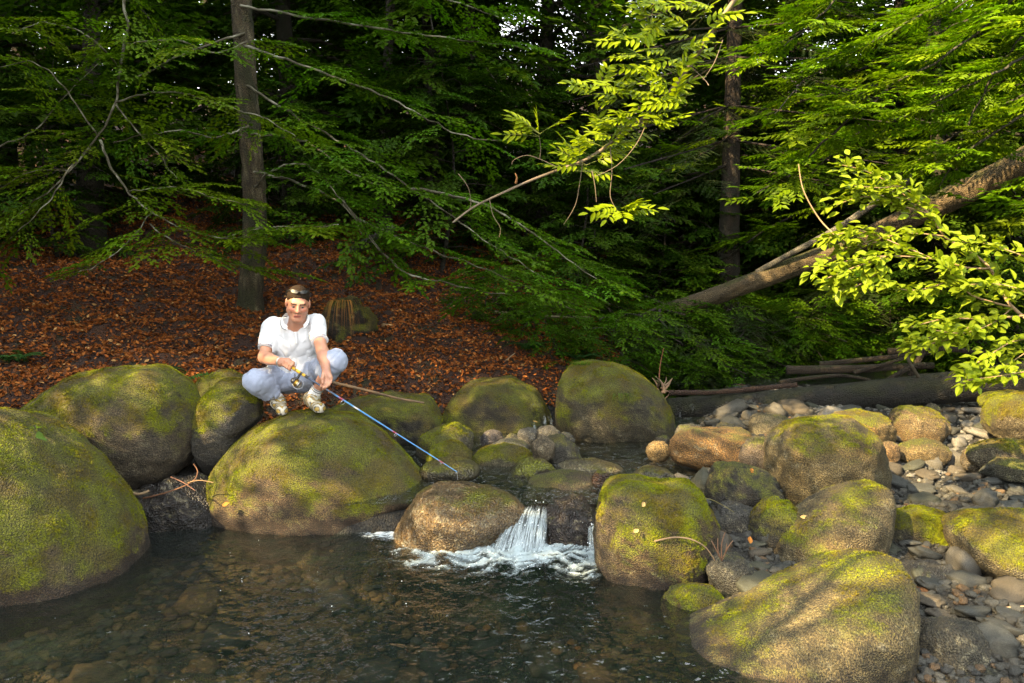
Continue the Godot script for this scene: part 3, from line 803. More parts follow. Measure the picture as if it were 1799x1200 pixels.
# ---------------------------------------------------------------- cobbles, gravel and stream bed
func pebble_mesh(sd: int, flatness: float) -> ArrayMesh:
	var b := MB.new()
	var rows := 9
	var cols := 14
	var so := Vector3(sd * 3.1, 0, 0)
	for r in rows + 1:
		var th := PI * r / rows
		for k in (1 if r == 0 or r == rows else cols):
			var ph := TAU * k / cols
			var d := Vector3(sin(th) * cos(ph), cos(th), sin(th) * sin(ph))
			var q := Vector3(signf(d.x) * pow(absf(d.x), 0.8), signf(d.y) * pow(absf(d.y), 0.8) * flatness, d.z * 0.75)
			q *= 1.0 + 0.28 * nz.get_noise_3dv(d * 0.9 + so) + 0.12 * nz.get_noise_3dv(d * 2.4 + so)
			var t := 1.0 + 0.22 * nz.get_noise_3dv(d * 3.0 - so)
			b.add(q, Color(t, t, t))
	var last := b.v.size() - 1
	for k in cols:
		var k2 := (k + 1) % cols
		b.tri(0, 1 + k, 1 + k2)
		b.tri(last, last - cols + k2, last - cols + k)
		for r in rows - 2:
			var a := 1 + r * cols + k
			var c := 1 + r * cols + k2
			b.tri(a, a + cols, c); b.tri(c, a + cols, c + cols)
	b.smooth()
	return b.mesh()

func make_shore_stones():
	var lr := RandomNumberGenerator.new()
	lr.seed = 99
	var slabs := []
	var rounds := []
	for k in 7:
		slabs.append(pebble_mesh(k, 0.30))
		rounds.append(pebble_mesh(k + 20, 0.62))
	var mats := []
	for c in [Color(0.085, 0.088, 0.075), Color(0.11, 0.11, 0.095), Color(0.065, 0.068, 0.060), Color(0.13, 0.105, 0.07), Color(0.16, 0.145, 0.115), Color(0.08, 0.085, 0.055)]:
		var m: StandardMaterial3D = M.pebble.duplicate()
		m.albedo_color = (c * 0.9).linear_to_srgb()
		mats.append(m)
	var pale: StandardMaterial3D = M.pebble.duplicate()
	pale.albedo_color = Color(0.27, 0.255, 0.225).linear_to_srgb()  # sunlit brightness painted into the gravel stones near the log
	# slates and cobbles of the right bank, one by one
	var placed := []
	var tones := ["grey", "light grey", "dark grey", "brown", "pale", "olive"]
	var marks := [[1.4, -3.95, "the wedge shaped boulder"], [1.85, -4.85, "the leaning boulder"], [2.2, -5.75, "the round sunlit boulder"], [2.75, -4.5, "the pale mossy boulder"], [2.5, -4.95, "the dark green mossy stone"], [1.6, -6.35, "the flat orange boulder"], [3.0, -6.9, "the yellow brown boulder"], [3.6, -7.2, "the brown mossy boulder by the log"], [4.2, -6.85, "the rounded moss mound"], [3.3, -6.5, "the dappled square stone"], [3.9, -6.2, "the long dark mossy stone"], [2.1, -7.4, "the long pale stone"], [2.4, -3.7, "the long dark rock"], [3.2, -8.3, "the big log"]]
	var n := 0
	var tries := 0
	while n < 265 and tries < 9000:
		tries += 1
		var z := -lr.randf_range(3.3, 8.4)
		var x := lr.randf_range(along(EDGE, z) + 0.1, -z * 0.66 + 0.3)
		var far := z < -6.3
		var s := lr.randf_range(0.055, 0.15) if not far else lr.randf_range(0.06, 0.14)
		if lr.randf() < 0.12:
			s *= 1.5
		var ok := not (x < 2.15 and z > -3.9)
		for q in placed:
			if Vector2(q[0] - x, q[1] - z).length() < (q[2] + s) * 0.72:
				ok = false
				break
		if not ok:
			continue
		placed.append([x, z, s])
		var white := far and x > 3.0 and lr.randf() < 0.6
		var flatone := lr.randf() < 0.72
		var tone := lr.randi() % 6
		var mi := part("slate" if flatone else "cobble", (slabs if flatone else rounds)[lr.randi() % 7], pale if white else mats[tone])
		mi.position = Vector3(x, ground_h(x, z) + s * (0.16 if flatone else 0.3), z)
		mi.rotation = Vector3(lr.randf_range(-0.3, 0.3), lr.randf() * TAU, lr.randf_range(-0.3, 0.3))
		mi.scale = Vector3(s, s * lr.randf_range(0.8, 1.3), s * lr.randf_range(0.8, 1.1))
		var near := "the wedge shaped boulder"
		var best := 99.0
		for q in marks:
			var d := Vector2(x - q[0], z - q[1]).length()
			if d < best:
				best = d
				near = q[2]
		var big := "large" if s > 0.12 else ("small" if s < 0.075 else "middling")
		if white:
			tag(mi, "%s gravel stone painted sunlit white near %s" % [big, near], "stone", "gravel painted sunlit white by the log")
		elif flatone:
			tag(mi, "%s flat %s slate near %s" % [big, tones[tone], near], "stone", "slates of the stony bank")
		else:
			tag(mi, "%s rounded %s cobble near %s" % [big, tones[tone], near], "stone", "cobbles of the stony bank")
		n += 1
	# fine gravel between them
	var where := []
	var tint := PackedColorArray()
	for k in 9000:
		var z := -lr.randf_range(3.0, 9.6)
		var x := lr.randf_range(along(EDGE, z) - 0.25, -z * 0.68 + 0.5)
		var s := lr.randf_range(0.008, 0.034)
		where.append(Transform3D(Basis.from_euler(Vector3(lr.randf_range(-0.5, 0.5), lr.randf() * TAU, lr.randf_range(-0.5, 0.5))).scaled_local(Vector3(s, s * 0.8, s)), Vector3(x, ground_h(x, z) + s * 0.15, z)))
		var c := Color(0.070, 0.067, 0.055) * lr.randf_range(0.5, 1.7)
		if x > 3.0 and z < -6.0 and lr.randf() < 0.7:
			c = Color(0.27, 0.255, 0.22) * lr.randf_range(0.7, 1.2)  # the same sunlit white painted into the fine gravel
		elif lr.randf() < 0.12:
			c = Color(0.16, 0.095, 0.04)
		tint.append(Color(c.r, c.g, c.b))
	tag(scatter("gravel", rounds[2], M.pebble, where, tint, self), "fine grey gravel filling the gaps of the stony bank", "gravel")
	# stones under water
	where = []
	tint = PackedColorArray()
	for k in 9000:
		var z := -lr.randf_range(1.6, 5.4)
		var x := lr.randf_range(-3.6, 1.3)
		var y := ground_h(x, z)
		var s := 0.010 + 0.04 * pow(lr.randf(), 2.5)
		if y > 0.0:
			continue
		if lr.randf() < 0.008:
			s = lr.randf_range(0.08, 0.15)
		if y + s * 0.7 > -0.02:
			continue
		where.append(Transform3D(Basis.from_euler(Vector3(lr.randf_range(-0.3, 0.3), lr.randf() * TAU, lr.randf_range(-0.3, 0.3))).scaled_local(Vector3(s, s * 0.8, s)), Vector3(x, y + s * 0.2, z)))
		var c := Color(0.055, 0.054, 0.032)
		var pick := lr.randf()
		if pick < 0.22:
			c = Color(0.13, 0.085, 0.022)
		elif pick < 0.40:
			c = Color(0.085, 0.083, 0.062)
		elif pick < 0.44:
			c = Color(0.26, 0.13, 0.03)
		if x < -0.6 and lr.randf() < 0.4:
			c = Color(0.17, 0.11, 0.035)
		c *= lr.randf_range(0.6, 1.5)
		tint.append(Color(c.r, c.g, c.b))
	tag(scatter("stream_bed_gravel", rounds[4], M.pebble, where, tint, self), "brown and golden pebbles on the bed of the clear pool", "gravel")
	# big stones lying under the surface
	var sunk := [[-1.45, -3.55, 0.42, "broad brown stone under the clear water of the pool"], [-0.30, -3.85, 0.16, "round golden stone lying under the water below the falls"], [-0.35, -3.30, 0.30, "dark flat slab under the water in the pool middle"], [0.72, -3.62, 0.26, "long reddish stone under water beside the wedge boulder"], [-2.1, -3.35, 0.22, "pinkish flat stone on the shallow pool bed"], [0.15, -3.2, 0.25, "greenish slab under the deepest water of the pool"], [-0.95, -3.25, 0.2, "orange edged stone under the shallow water"], [1.0, -3.3, 0.25, "rusty stone under the water at the foot of the wedge boulder"]]
	var cols := [Color(0.09, 0.068, 0.034), Color(0.26, 0.16, 0.02), Color(0.045, 0.045, 0.034), Color(0.14, 0.075, 0.03), Color(0.19, 0.125, 0.08), Color(0.075, 0.10, 0.07), Color(0.21, 0.115, 0.03), Color(0.2, 0.085, 0.025)]
	for k in sunk.size():
		var q: Array = sunk[k]
		var g := ground_h(q[0], q[1])
		var ry := minf(q[2] * 0.45, (-0.05 - g) * 0.75)
		eb("stone", q[3], Vector3(q[0], g + ry * 0.25, q[1]), Vector3(q[2], maxf(ry, 0.05), q[2] * 0.7), {"seed": 90 + k, "rows": 44, "moss": -0.9, "stone": cols[k], "lichen": 0.2, "category": "stone", "turn": Vector3(0, 40.0 * k, 0)})

# ---------------------------------------------------------------- leaves and sprays
func leaf2(b: MB, base: Vector3, dir: Vector3, nrm: Vector3, length: float, width: float, col: Color):
	var s := dir.cross(nrm).normalized() * width * 0.5
	var m := base + dir * length * 0.45 + nrm * width * 0.16
	var i0 := b.add(base, col)
	var i1 := b.add(m + s, col)
	var i2 := b.add(base + dir * length - nrm * length * 0.10, col)
	var i3 := b.add(m - s, col)
	b.tri(i0, i1, i2); b.tri(i0, i2, i3)

func leaf_mesh(length: float, width: float, curl: float, col: Color) -> ArrayMesh:
	var b := MB.new()
	leaf8(b, Vector3.ZERO, Vector3.RIGHT, Vector3.UP, length, width, curl, col)
	return b.mesh()

func leaf8(b: MB, base: Vector3, dir: Vector3, nrm: Vector3, length: float, width: float, curl: float, col: Color):
	var s := dir.cross(nrm).normalized()
	var mid := []
	var lf := []
	var rt := []
	var prof := [[0.0, 0.0], [0.18, 0.62], [0.45, 1.0], [0.75, 0.66], [1.0, 0.0]]
	for q in prof:
		var t: float = q[0]
		var c: Vector3 = base + dir * length * t - nrm * curl * length * t * t
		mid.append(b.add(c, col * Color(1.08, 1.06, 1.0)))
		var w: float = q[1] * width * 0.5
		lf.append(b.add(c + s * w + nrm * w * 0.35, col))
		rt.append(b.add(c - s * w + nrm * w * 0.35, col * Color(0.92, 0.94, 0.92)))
	for k in 4:
		b.tri(mid[k], lf[k], lf[k + 1]); b.tri(mid[k], lf[k + 1], mid[k + 1])
		b.tri(mid[k], mid[k + 1], rt[k + 1]); b.tri(mid[k], rt[k + 1], rt[k])

func strip(b: MB, p: Vector3, q: Vector3, r: float, col: Color):
	# a thin three sided twig
	var t := (q - p).normalized()
	var s := t.cross(Vector3(0.2, 1, 0.13)).normalized()
	var u := t.cross(s)
	var f := b.v.size()
	for k in 3:
		var a := TAU * k / 3.0
		b.add(p + (s * cos(a) + u * sin(a)) * r, col)
	for k in 3:
		var a := TAU * k / 3.0
		b.add(q + (s * cos(a) + u * sin(a)) * r * 0.5, col)
	for k in 3:
		var k2 := (k + 1) % 3
		b.tri(f + k, f + 3 + k, f + k2); b.tri(f + k2, f + 3 + k, f + 3 + k2)

# a flat spray of alternate leaves, one metre long along +x
func beech_spray(lr: RandomNumberGenerator, leaf_len: float, twigs: int, per: int) -> ArrayMesh:
	var b := MB.new()
	var wood := Color(0.5, 0.42, 0.5)
	var p := Vector3.ZERO
	var prev := p
	for k in twigs:
		var t := float(k + 1) / twigs
		p = Vector3(t, -0.10 * t * t + lr.randf_range(-0.015, 0.015), lr.randf_range(-0.03, 0.03))
		strip(b, prev, p, 0.006 * (1.2 - t), wood)
		var side := 1.0 if k % 2 == 0 else -1.0
		var ang := lr.randf_range(0.6, 1.0) * side
		var d := Vector3(cos(ang), lr.randf_range(-0.15, 0.06), sin(ang)).normalized()
		var tl := lr.randf_range(0.7, 1.15) * 0.42 * (1.15 - 0.75 * t)
		if k == twigs - 1:
			d = Vector3(1, -0.1, 0).normalized()
		strip(b, p, p + d * tl, 0.003, wood)
		for j in per:
			var u := (j + 0.6) / per
			var q := p + d * tl * u + Vector3(0, -0.04 * u * u, 0)
			var ls := 1.0 if j % 2 == 0 else -1.0
			var la := ls * lr.randf_range(0.5, 1.0)
			if j == per - 1:
				la = 0.0
			var ld := Basis(Vector3.UP, -la) * d
			ld.y += lr.randf_range(-0.28, 0.08)
			var nn := Vector3(lr.randf_range(-0.35, 0.35), 1, lr.randf_range(-0.35, 0.35)).normalized()
			var c := lr.randf_range(0.72, 1.25)
			leaf2(b, q, ld.normalized(), nn, leaf_len * lr.randf_range(0.75, 1.15), leaf_len * 0.62, Color(c * lr.randf_range(0.9, 1.15), c, c * 0.9))
		prev = p
	return b.mesh()

# pinnate leaves (ash): rachis with leaflets in pairs
func ash_spray(lr: RandomNumberGenerator, leaf_len: float) -> ArrayMesh:
	var b := MB.new()
	for k in 7:
		var base := Vector3(lr.randf() * 0.75, 0, 0)
		var a := lr.randf_range(-1.3, 1.3)
		var d := Vector3(cos(a), lr.randf_range(-0.25, 0.35), sin(a)).normalized()
		strip(b, Vector3.ZERO if k == 0 else base, base + d * 0.42, 0.004, Color(0.7, 0.75, 0.5))
		for j in 5:
			for s in [-1.0, 1.0]:
				var q := base + d * (0.10 + 0.07 * j) - Vector3(0, 0.02 * j * j * 0.1, 0)
				var ld := (Basis(Vector3.UP, s * lr.randf_range(0.75, 1.0)) * d)
				ld.y -= 0.15
				var c := lr.randf_range(0.75, 1.25)
				leaf2(b, q, ld.normalized(), Vector3(lr.randf_range(-0.25, 0.25), 1, lr.randf_range(-0.25, 0.25)).normalized(), leaf_len * 1.05, leaf_len * 0.42, Color(c, c, c * 0.8))
		leaf2(b, base + d * 0.42, d, Vector3.UP, leaf_len, leaf_len * 0.36, Color.WHITE)
	return b.mesh()

# a drooping conifer frond: twigs with short needles
func fir_spray(lr: RandomNumberGenerator) -> ArrayMesh:
	var b := MB.new()
	var wood := Color(0.9, 0.6, 0.5)
	strip(b, Vector3.ZERO, Vector3(1, -0.25, 0), 0.008, wood)
	for k in 15:
		var t := 0.06 + 0.94 * k / 15.0
		var p := Vector3(t, -0.25 * t * t, 0)
		var side := 1.0 if k % 2 == 0 else -1.0
		var a := side * lr.randf_range(0.7, 1.0)
		var d := Vector3(cos(a), -0.22 + lr.randf_range(-0.1, 0.1), sin(a)).normalized()
		var tl := 0.34 * (1.12 - t) * lr.randf_range(0.7, 1.1) + 0.05
		strip(b, p, p + d * tl, 0.003, wood)
		var m := int(tl / 0.022)
		for j in m:
			var q := p + d * tl * (j + 0.5) / m
			for s in [-1.0, 1.0]:
				var nd: Vector3 = Basis(Vector3.UP, s * 0.9) * d + Vector3(0, lr.randf_range(-0.1, 0.3), 0)
				var w := d * 0.006
				var c := lr.randf_range(0.7, 1.3)
				var i0 := b.add(q - w, Color(c, c, c))
				var i1 := b.add(q + w, Color(c, c, c))
				var i2 := b.add(q + nd.normalized() * 0.042, Color(c, c, c))
				b.tri(i0, i1, i2)
	return b.mesh()

func place(dir: Vector3, at: Vector3, size: float, roll: float) -> Transform3D:
	var x := dir.normalized()
	var z := x.cross(Vector3.UP).normalized()
	if z.length() < 0.5:
		z = Vector3.BACK
	var y := z.cross(x)
	var bs := Basis(x, y, z) * Basis(Vector3.RIGHT, roll)
	return Transform3D(bs.scaled_local(Vector3.ONE * size), at)

func bark_color(base: Color, moss: Color, amount: float) -> Callable:
	return func(p: Vector3, _d: Vector3):
		var n := nz.get_noise_3dv(p * Vector3(5, 2, 5))
		var f := nz.get_noise_3dv(p * 21.0)
		var c := base * (1.0 + 0.4 * n + 0.35 * f)
		c = c.lerp(moss, smoothstep(0.1, 0.5, n + f * 0.5 + amount - 0.4))
		c.a = 1.0
		return c

var sprays := {}

# a broadleaved tree; returns the thing with trunk and crown
func leafy_tree(called: String, label: String, at: Vector3, height: float, girth: float, h0: float, spread: float, limbs: int, per: int, spray: ArrayMesh, size: float, tint: Color, lr: RandomNumberGenerator, group := "", lean := Vector3.ZERO) -> Node3D:
	var o := thing(called, label, "tree", at, group)
	var b := MB.new()
	var pts := []
	var rad := []
	for k in 13:
		var t := k / 12.0
		pts.append(Vector3(0.12 * sin(t * 5.0 + at.x), -0.4 + (height + 0.4) * t, 0.12 * cos(t * 4.0 + at.z)) + lean * t)
		rad.append(girth * (1.0 - 0.88 * t) * (1.0 + 0.9 * pow(1.0 - t, 16.0)))
	var bc := bark_color(Color(0.060, 0.048, 0.030), Color(0.03, 0.032, 0.010), 0.25)
	tube(b, pts, rad, 12, bc, true, 0.10)
	var where := []
	var tints := PackedColorArray()
	for k in limbs:
		var t := (k + lr.randf()) / limbs
		var h := lerpf(h0, height * 0.97, t)
		var a := k * 2.39996 + lr.randf_range(-0.4, 0.4)
		var u := (h + 0.4) / (height + 0.4)
		var root: Vector3 = pts[int(u * 12.0)].lerp(pts[mini(12, int(u * 12.0) + 1)], u * 12.0 - int(u * 12.0))
		var ln := spread * lr.randf_range(0.65, 1.1) * sqrt(maxf(0.06, 1.0 - pow(absf(t - 0.3) / 0.75, 2.0)))
		var d := Vector3(cos(a), 0, sin(a))
		var rise := lerpf(0.25, 1.0, t)
		var lp := []
		for j in 5:
			var v := j / 4.0
			lp.append(root + d * ln * v + Vector3.UP * ln * (rise * 0.6 * v - 0.55 * v * v) + Vector3(0, 0, 0.08 * sin(v * 6.0 + k)))
		tube(b, lp, taper(girth * 0.30 * (1.0 - 0.6 * t), 0.008, 5), 5, bc, false)
		for j in per:
			var v := 0.25 + 0.75 * (j + lr.randf()) / per
			var q: Vector3 = lp[mini(3, int(v * 4.0))].lerp(lp[mini(4, int(v * 4.0) + 1)], fmod(v * 4.0, 1.0) if v < 1.0 else 1.0)
			var yaw := lr.randf_range(-1.2, 1.2)
			var dir := Basis(Vector3.UP, yaw) * d + Vector3(0, lr.randf_range(-0.45, 0.12), 0)
			where.append(place(dir, q + Vector3(0, lr.randf_range(-0.15, 0.15), 0), size * lr.randf_range(0.7, 1.25), lr.randf_range(-0.35, 0.35)))
			var c := lr.randf_range(0.7, 1.3)
			tints.append(Color(tint.r * c * lr.randf_range(0.85, 1.2), tint.g * c, tint.b * c))
	b.smooth()
	part("trunk", b.mesh(), M.bark, o)
	scatter("crown", spray, M.leaf, where, tints, o)
	return o

func fir_tree(called: String, label: String, at: Vector3, height: float, girth: float, h0: float, spread: float, tiers: int, lr: RandomNumberGenerator, group := "") -> Node3D:
	var o := thing(called, label, "tree", at, group)
	var b := MB.new()
	var pts := []
	var rad := []
	for k in 11:
		var t := k / 10.0
		pts.append(Vector3(0.05 * sin(t * 4.0), -0.4 + (height + 0.4) * t, 0))
		rad.append(girth * (1.0 - 0.93 * t) * (1.0 + 0.6 * pow(1.0 - t, 14.0)))
	tube(b, pts, rad, 12, bark_color(Color(0.075, 0.052, 0.036), Color(0.05, 0.05, 0.03), 0.1), true, 0.10)
	var where := []
	var tints := PackedColorArray()
	for k in tiers:
		var t := (k + lr.randf() * 0.6) / tiers
		var h := lerpf(h0, height, t)
		var ln := spread * (1.05 - t) * lr.randf_range(0.8, 1.1) + 0.25
		for j in 6:
			var a := TAU * j / 6.0 + k * 1.1 + lr.randf_range(-0.3, 0.3)
			var d := Vector3(cos(a), -0.25, sin(a))
			strip(b, Vector3(0, h, 0), Vector3(0, h, 0) + d * ln, 0.02, Color(0.07, 0.05, 0.04))
			var m := maxi(2, int(ln * 2.6))
			for q in m:
				var v := (q + 0.5) / m
				var dir := Basis(Vector3.UP, lr.randf_range(-0.9, 0.9)) * d
				where.append(place(dir, Vector3(0, h, 0) + d * ln * v * 0.9 + Vector3(0, -0.15 * v * v * ln, 0), lr.randf_range(0.6, 1.0), lr.randf_range(-0.4, 0.4)))
				var c := lr.randf_range(0.6, 1.3)
				tints.append(Color(0.024 * c, 0.044 * c, 0.012 * c))
	b.smooth()
	part("trunk", b.mesh(), M.bark, o)
	scatter("crown", sprays.fir, M.needle, where, tints, o)
	return o

func copy_tree(src: Node3D, x: float, z: float, turn: float, sc: float, label := "", group := "") -> Node3D:
	var c := src.duplicate()
	var base := str(src.name)
	if base.right(4).begins_with("_") and base.right(3).is_valid_int():
		base = base.left(-4)
	c.name = numbered(base)
	add_child(c)
	c.position = Vector3(x, ground_h(x, z) - 0.05, z)
	c.rotation.y = turn
	c.scale = Vector3(sc, sc, sc)
	if label:
		c.set_meta("label", label)
	if group:
		c.set_meta("group", group)
	return c

# one long branch of a tree with its side twigs and leaf sprays
func bough(o: Node3D, ctrl: Array, r0: float, r1: float, spray: ArrayMesh, every: float, size: float, tint: Color, lr: RandomNumberGenerator, col: Callable, where: Array, tints: PackedColorArray, start := 0.15) -> PackedColorArray:
	var pts := curve_pts(ctrl, 8)
	for k in pts.size():
		var p: Vector3 = pts[k]
		pts[k] = p - o.position + 0.02 * Vector3(nz.get_noise_3dv(p * 5.0), nz.get_noise_3dv(p * 5.0 + Vector3.ONE * 9.0), 0)
	var b := MB.new()
	tube(b, pts, taper(r0, r1, pts.size()), 8, col, true)
	b.smooth()
	part("branch", b.mesh(), M.twig, o)
	var total := 0.0
	for k in pts.size() - 1:
		total += pts[k].distance_to(pts[k + 1])
	var run := total * start
	while run < total:
		var left := run
		for k in pts.size() - 1:
			var seg: float = pts[k].distance_to(pts[k + 1])
			if left <= seg:
				var p: Vector3 = pts[k].lerp(pts[k + 1], left / seg)
				var t: Vector3 = (pts[k + 1] - pts[k]).normalized()
				var dir := t + Vector3(lr.randfn() * 0.7, lr.randf_range(-0.35, 0.15), lr.randfn() * 0.8)
				dir.y *= 0.35
				where.append(place(dir, p, size * lr.randf_range(0.6, 1.2), lr.randf_range(-0.25, 0.25)))
				var c := lr.randf_range(0.75, 1.25)
				tints.append(Color(tint.r * c * lr.randf_range(0.85, 1.2), tint.g * c, tint.b * c))
				break
			left -= seg
		run += every * lr.randf_range(0.6, 1.4)
	return tints

func make_forest():
	var lr := RandomNumberGenerator.new()
	lr.seed = 2024
	sprays.beech = beech_spray(lr, 0.115, 9, 6)
	sprays.beech_far = beech_spray(lr, 0.135, 8, 5)
	sprays.beech_near = beech_spray(lr, 0.105, 10, 6)
	sprays.ash = ash_spray(lr, 0.13)
	sprays.fir = fir_spray(lr)
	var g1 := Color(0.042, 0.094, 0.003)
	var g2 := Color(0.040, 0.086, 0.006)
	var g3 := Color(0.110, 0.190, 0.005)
	# the beech behind the man, with its long drooping boughs
	var base := Vector3(-3.175, 1.282, -10)
	var o := thing("beech_tree", "big lichen grey beech standing on the leafy bank behind the man", "tree", base)
	var b := MB.new()
	var beech_bark := func(p: Vector3, _d: Vector3):
		var n := nz.get_noise_3dv(p * Vector3(4.0, 2.5, 4.0))
		var f := nz.get_noise_3dv(p * Vector3(14.0, 10.0, 14.0))
		var e := nz.get_noise_3dv(p * 40.0)
		var c := Color(0.130, 0.094, 0.042) * (1.0 + 0.3 * n + 0.4 * e)
		if f + 0.5 * e > 0.28:
			c = Color(0.24, 0.20, 0.11) * (1.0 + 0.3 * e)
		return c.lerp(Color(0.055, 0.055, 0.012), smoothstep(0.05, 0.45, n + 0.4 * f + 0.5 * smoothstep(1.2, 0.0, p.y)))
	var tp := [Vector3(-3.205, 0.921, -10), Vector3(-3.198, 1.199, -10), Vector3(-3.159, 1.613, -10), Vector3(-3.105, 2.092, -10), Vector3(-3.09, 2.703, -10), Vector3(-3.12, 3.374, -10), Vector3(-3.158, 3.972, -10), Vector3(-3.171, 4.498, -10), Vector3(-3.186, 4.955, -10), Vector3(-3.191, 5.73, -10), Vector3(-3.156, 7.498, -10), Vector3(-3.105, 10.098, -10.2)]
	var pts := curve_pts(tp, 6)
	var rad := []
	for k in pts.size():
		var t := k / float(pts.size() - 1)
		pts[k] -= base
		rad.append(lerpf(0.155, 0.10, t) * (1.0 + 1.1 * pow(maxf(0.0, 1.0 - t * 5.5), 2.0)))
	tube(b, pts, rad, 28, beech_bark, true, 0.09)
	b.smooth()
	part("trunk", b.mesh(), M.bark, o)
	var lich := func(p: Vector3, _d: Vector3):
		var n := nz.get_noise_3dv(p * 9.0) + 0.6 * nz.get_noise_3dv(p * 31.0)
		return Color(0.060, 0.052, 0.028) if n < 0.22 else Color(0.22, 0.21, 0.15)
	var w := []
	var c := PackedColorArray()
	for q in [[Vector3(-3.127, 3.95, -9.9), Vector3(-2.417, 3.496, -9.4), Vector3(-1.71, 3.079, -9), Vector3(-0.948, 2.567, -8.7), Vector3(-0.289, 2.099, -8.5), Vector3(0.35, 1.692, -8.4)], [Vector3(-3.128, 4.406, -9.9), Vector3(-2.13, 3.97, -9.3), Vector3(-1.202, 3.551, -8.9), Vector3(-0.558, 3.192, -8.7), Vector3(0.003, 3.089, -8.6)], [Vector3(-3.065, 2.96, -9.9), Vector3(-2.132, 2.658, -9.2), Vector3(-1.504, 2.261, -8.8), Vector3(-0.814, 1.983, -8.5), Vector3(-0.171, 1.75, -8.4), Vector3(0.634, 1.379, -8.3)], [Vector3(-3.156, 4.858, -9.9), Vector3(-1.87, 4.488, -9.3), Vector3(-0.784, 4.253, -9), Vector3(0.181, 4.082, -8.8)], [Vector3(-3.088, 3.391, -9.9), Vector3(-2.198, 3.151, -9), Vector3(-1.696, 2.801, -8.6), Vector3(-1.243, 2.597, -8.3)], [Vector3(-3.076, 2.291, -9.9), Vector3(-2.445, 2.232, -9.4), Vector3(-1.846, 2.291, -9)], [Vector3(-3.057, 2.76, -9.9), Vector3(-2.658, 2.887, -9.3), Vector3(-2.179, 2.897, -8.9), Vector3(-1.76, 2.511, -8.6), Vector3(-1.513, 2.099, -8.5)], [Vector3(-3.137, 5.308, -9.9), Vector3(-2.108, 5.092, -9.3), Vector3(-1.069, 4.718, -8.9), Vector3(-0.114, 4.368, -8.7)], [Vector3(-3.138, 4.535, -9.9), Vector3(-3.566, 4.184, -9.3), Vector3(-3.901, 3.845, -8.9), Vector3(-4.229, 3.683, -8.7)], [Vector3(-3.085, 3.49, -9.9), Vector3(-3.316, 3.277, -9.4), Vector3(-3.661, 3.272, -9), Vector3(-4.182, 3.12, -8.8)], [Vector3(-1.821, 2.538, -8.9), Vector3(-1.18, 1.809, -8.6), Vector3(-0.583, 1.633, -8.5), Vector3(0.003, 1.516, -8.5)], [Vector3(-1.078, 2.648, -8.8), Vector3(-0.291, 2.453, -8.6), Vector3(0.294, 2.099, -8.5), Vector3(0.94, 1.633, -8.5)]]:
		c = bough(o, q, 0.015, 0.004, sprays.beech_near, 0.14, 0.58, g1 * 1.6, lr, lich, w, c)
	# its upper crown, which roofs the bank
	for k in 270:
		var a := lr.randf() * TAU
		var r := sqrt(lr.randf()) * 4.6
		var h := lr.randf_range(3.6, 9.0)
		if h < 4.6 and sin(a) * r > 1.5:
			h += 1.5
		w.append(place(Vector3(cos(a), -0.2, sin(a)), Vector3(cos(a) * r, h, sin(a) * r), lr.randf_range(0.8, 1.4), lr.randf_range(-0.3, 0.3)))
		c.append(g1 * lr.randf_range(0.7, 1.2))
	# an added high bough, out of view, leafed to shade the big log
	b = MB.new()
	var shade_arm := curve_pts([Vector3(-3.29, 5.5, -10.03), Vector3(-3.2, 6.3, -8.8), Vector3(-2.4, 6.6, -7.0), Vector3(-1.6, 6.2, -5.6), Vector3(-0.7, 5.8, -4.4)], 6)
	for k in shade_arm.size():
		shade_arm[k] -= base
	tube(b, shade_arm, taper(0.06, 0.012, shade_arm.size()), 8, lich)
	b.smooth()
	part("branch", b.mesh(), M.twig, o)
	for k in 120:  # leaf cluster added across the sun ray so the log falls in shade
		var q := Vector3(-2.1, 5.5, -6.1).lerp(Vector3(-0.65, 5.8, -4.3), lr.randf()) + Vector3(lr.randfn(), lr.randfn(), lr.randfn()) * 0.36 - base
		var a := lr.randf() * TAU
		w.append(place(Vector3(cos(a), -0.2, sin(a)), q, lr.randf_range(0.7, 1.1), lr.randf_range(-0.3, 0.3)))
		c.append(g1 * lr.randf_range(0.7, 1.2))
	scatter("crown", sprays.beech_near, M.leaf, w, c, o)
	# the young beech whose pale spotted boughs hang in from the bank's upper end
	var b2at := Vector3(-6.6, ground_h(-6.6, -9.0), -9.0)
	o = thing("young_beech_tree", "young beech with white lichen spotted boughs drooping over the bank", "tree", b2at)
	b = MB.new()
	pts = curve_pts([b2at - Vector3(0, 0.3, 0), Vector3(-6.5, 2.6, -9.0), Vector3(-6.3, 3.9, -8.9), Vector3(-6.2, 5.2, -8.9), Vector3(-6.3, 7.6, -9.0)], 6)
	for k in pts.size():
		pts[k] -= b2at
	tube(b, pts, taper(0.075, 0.03, pts.size()), 10, lich, true)
	b.smooth()
	part("trunk", b.mesh(), M.twig, o)
	w = []
	c = PackedColorArray()
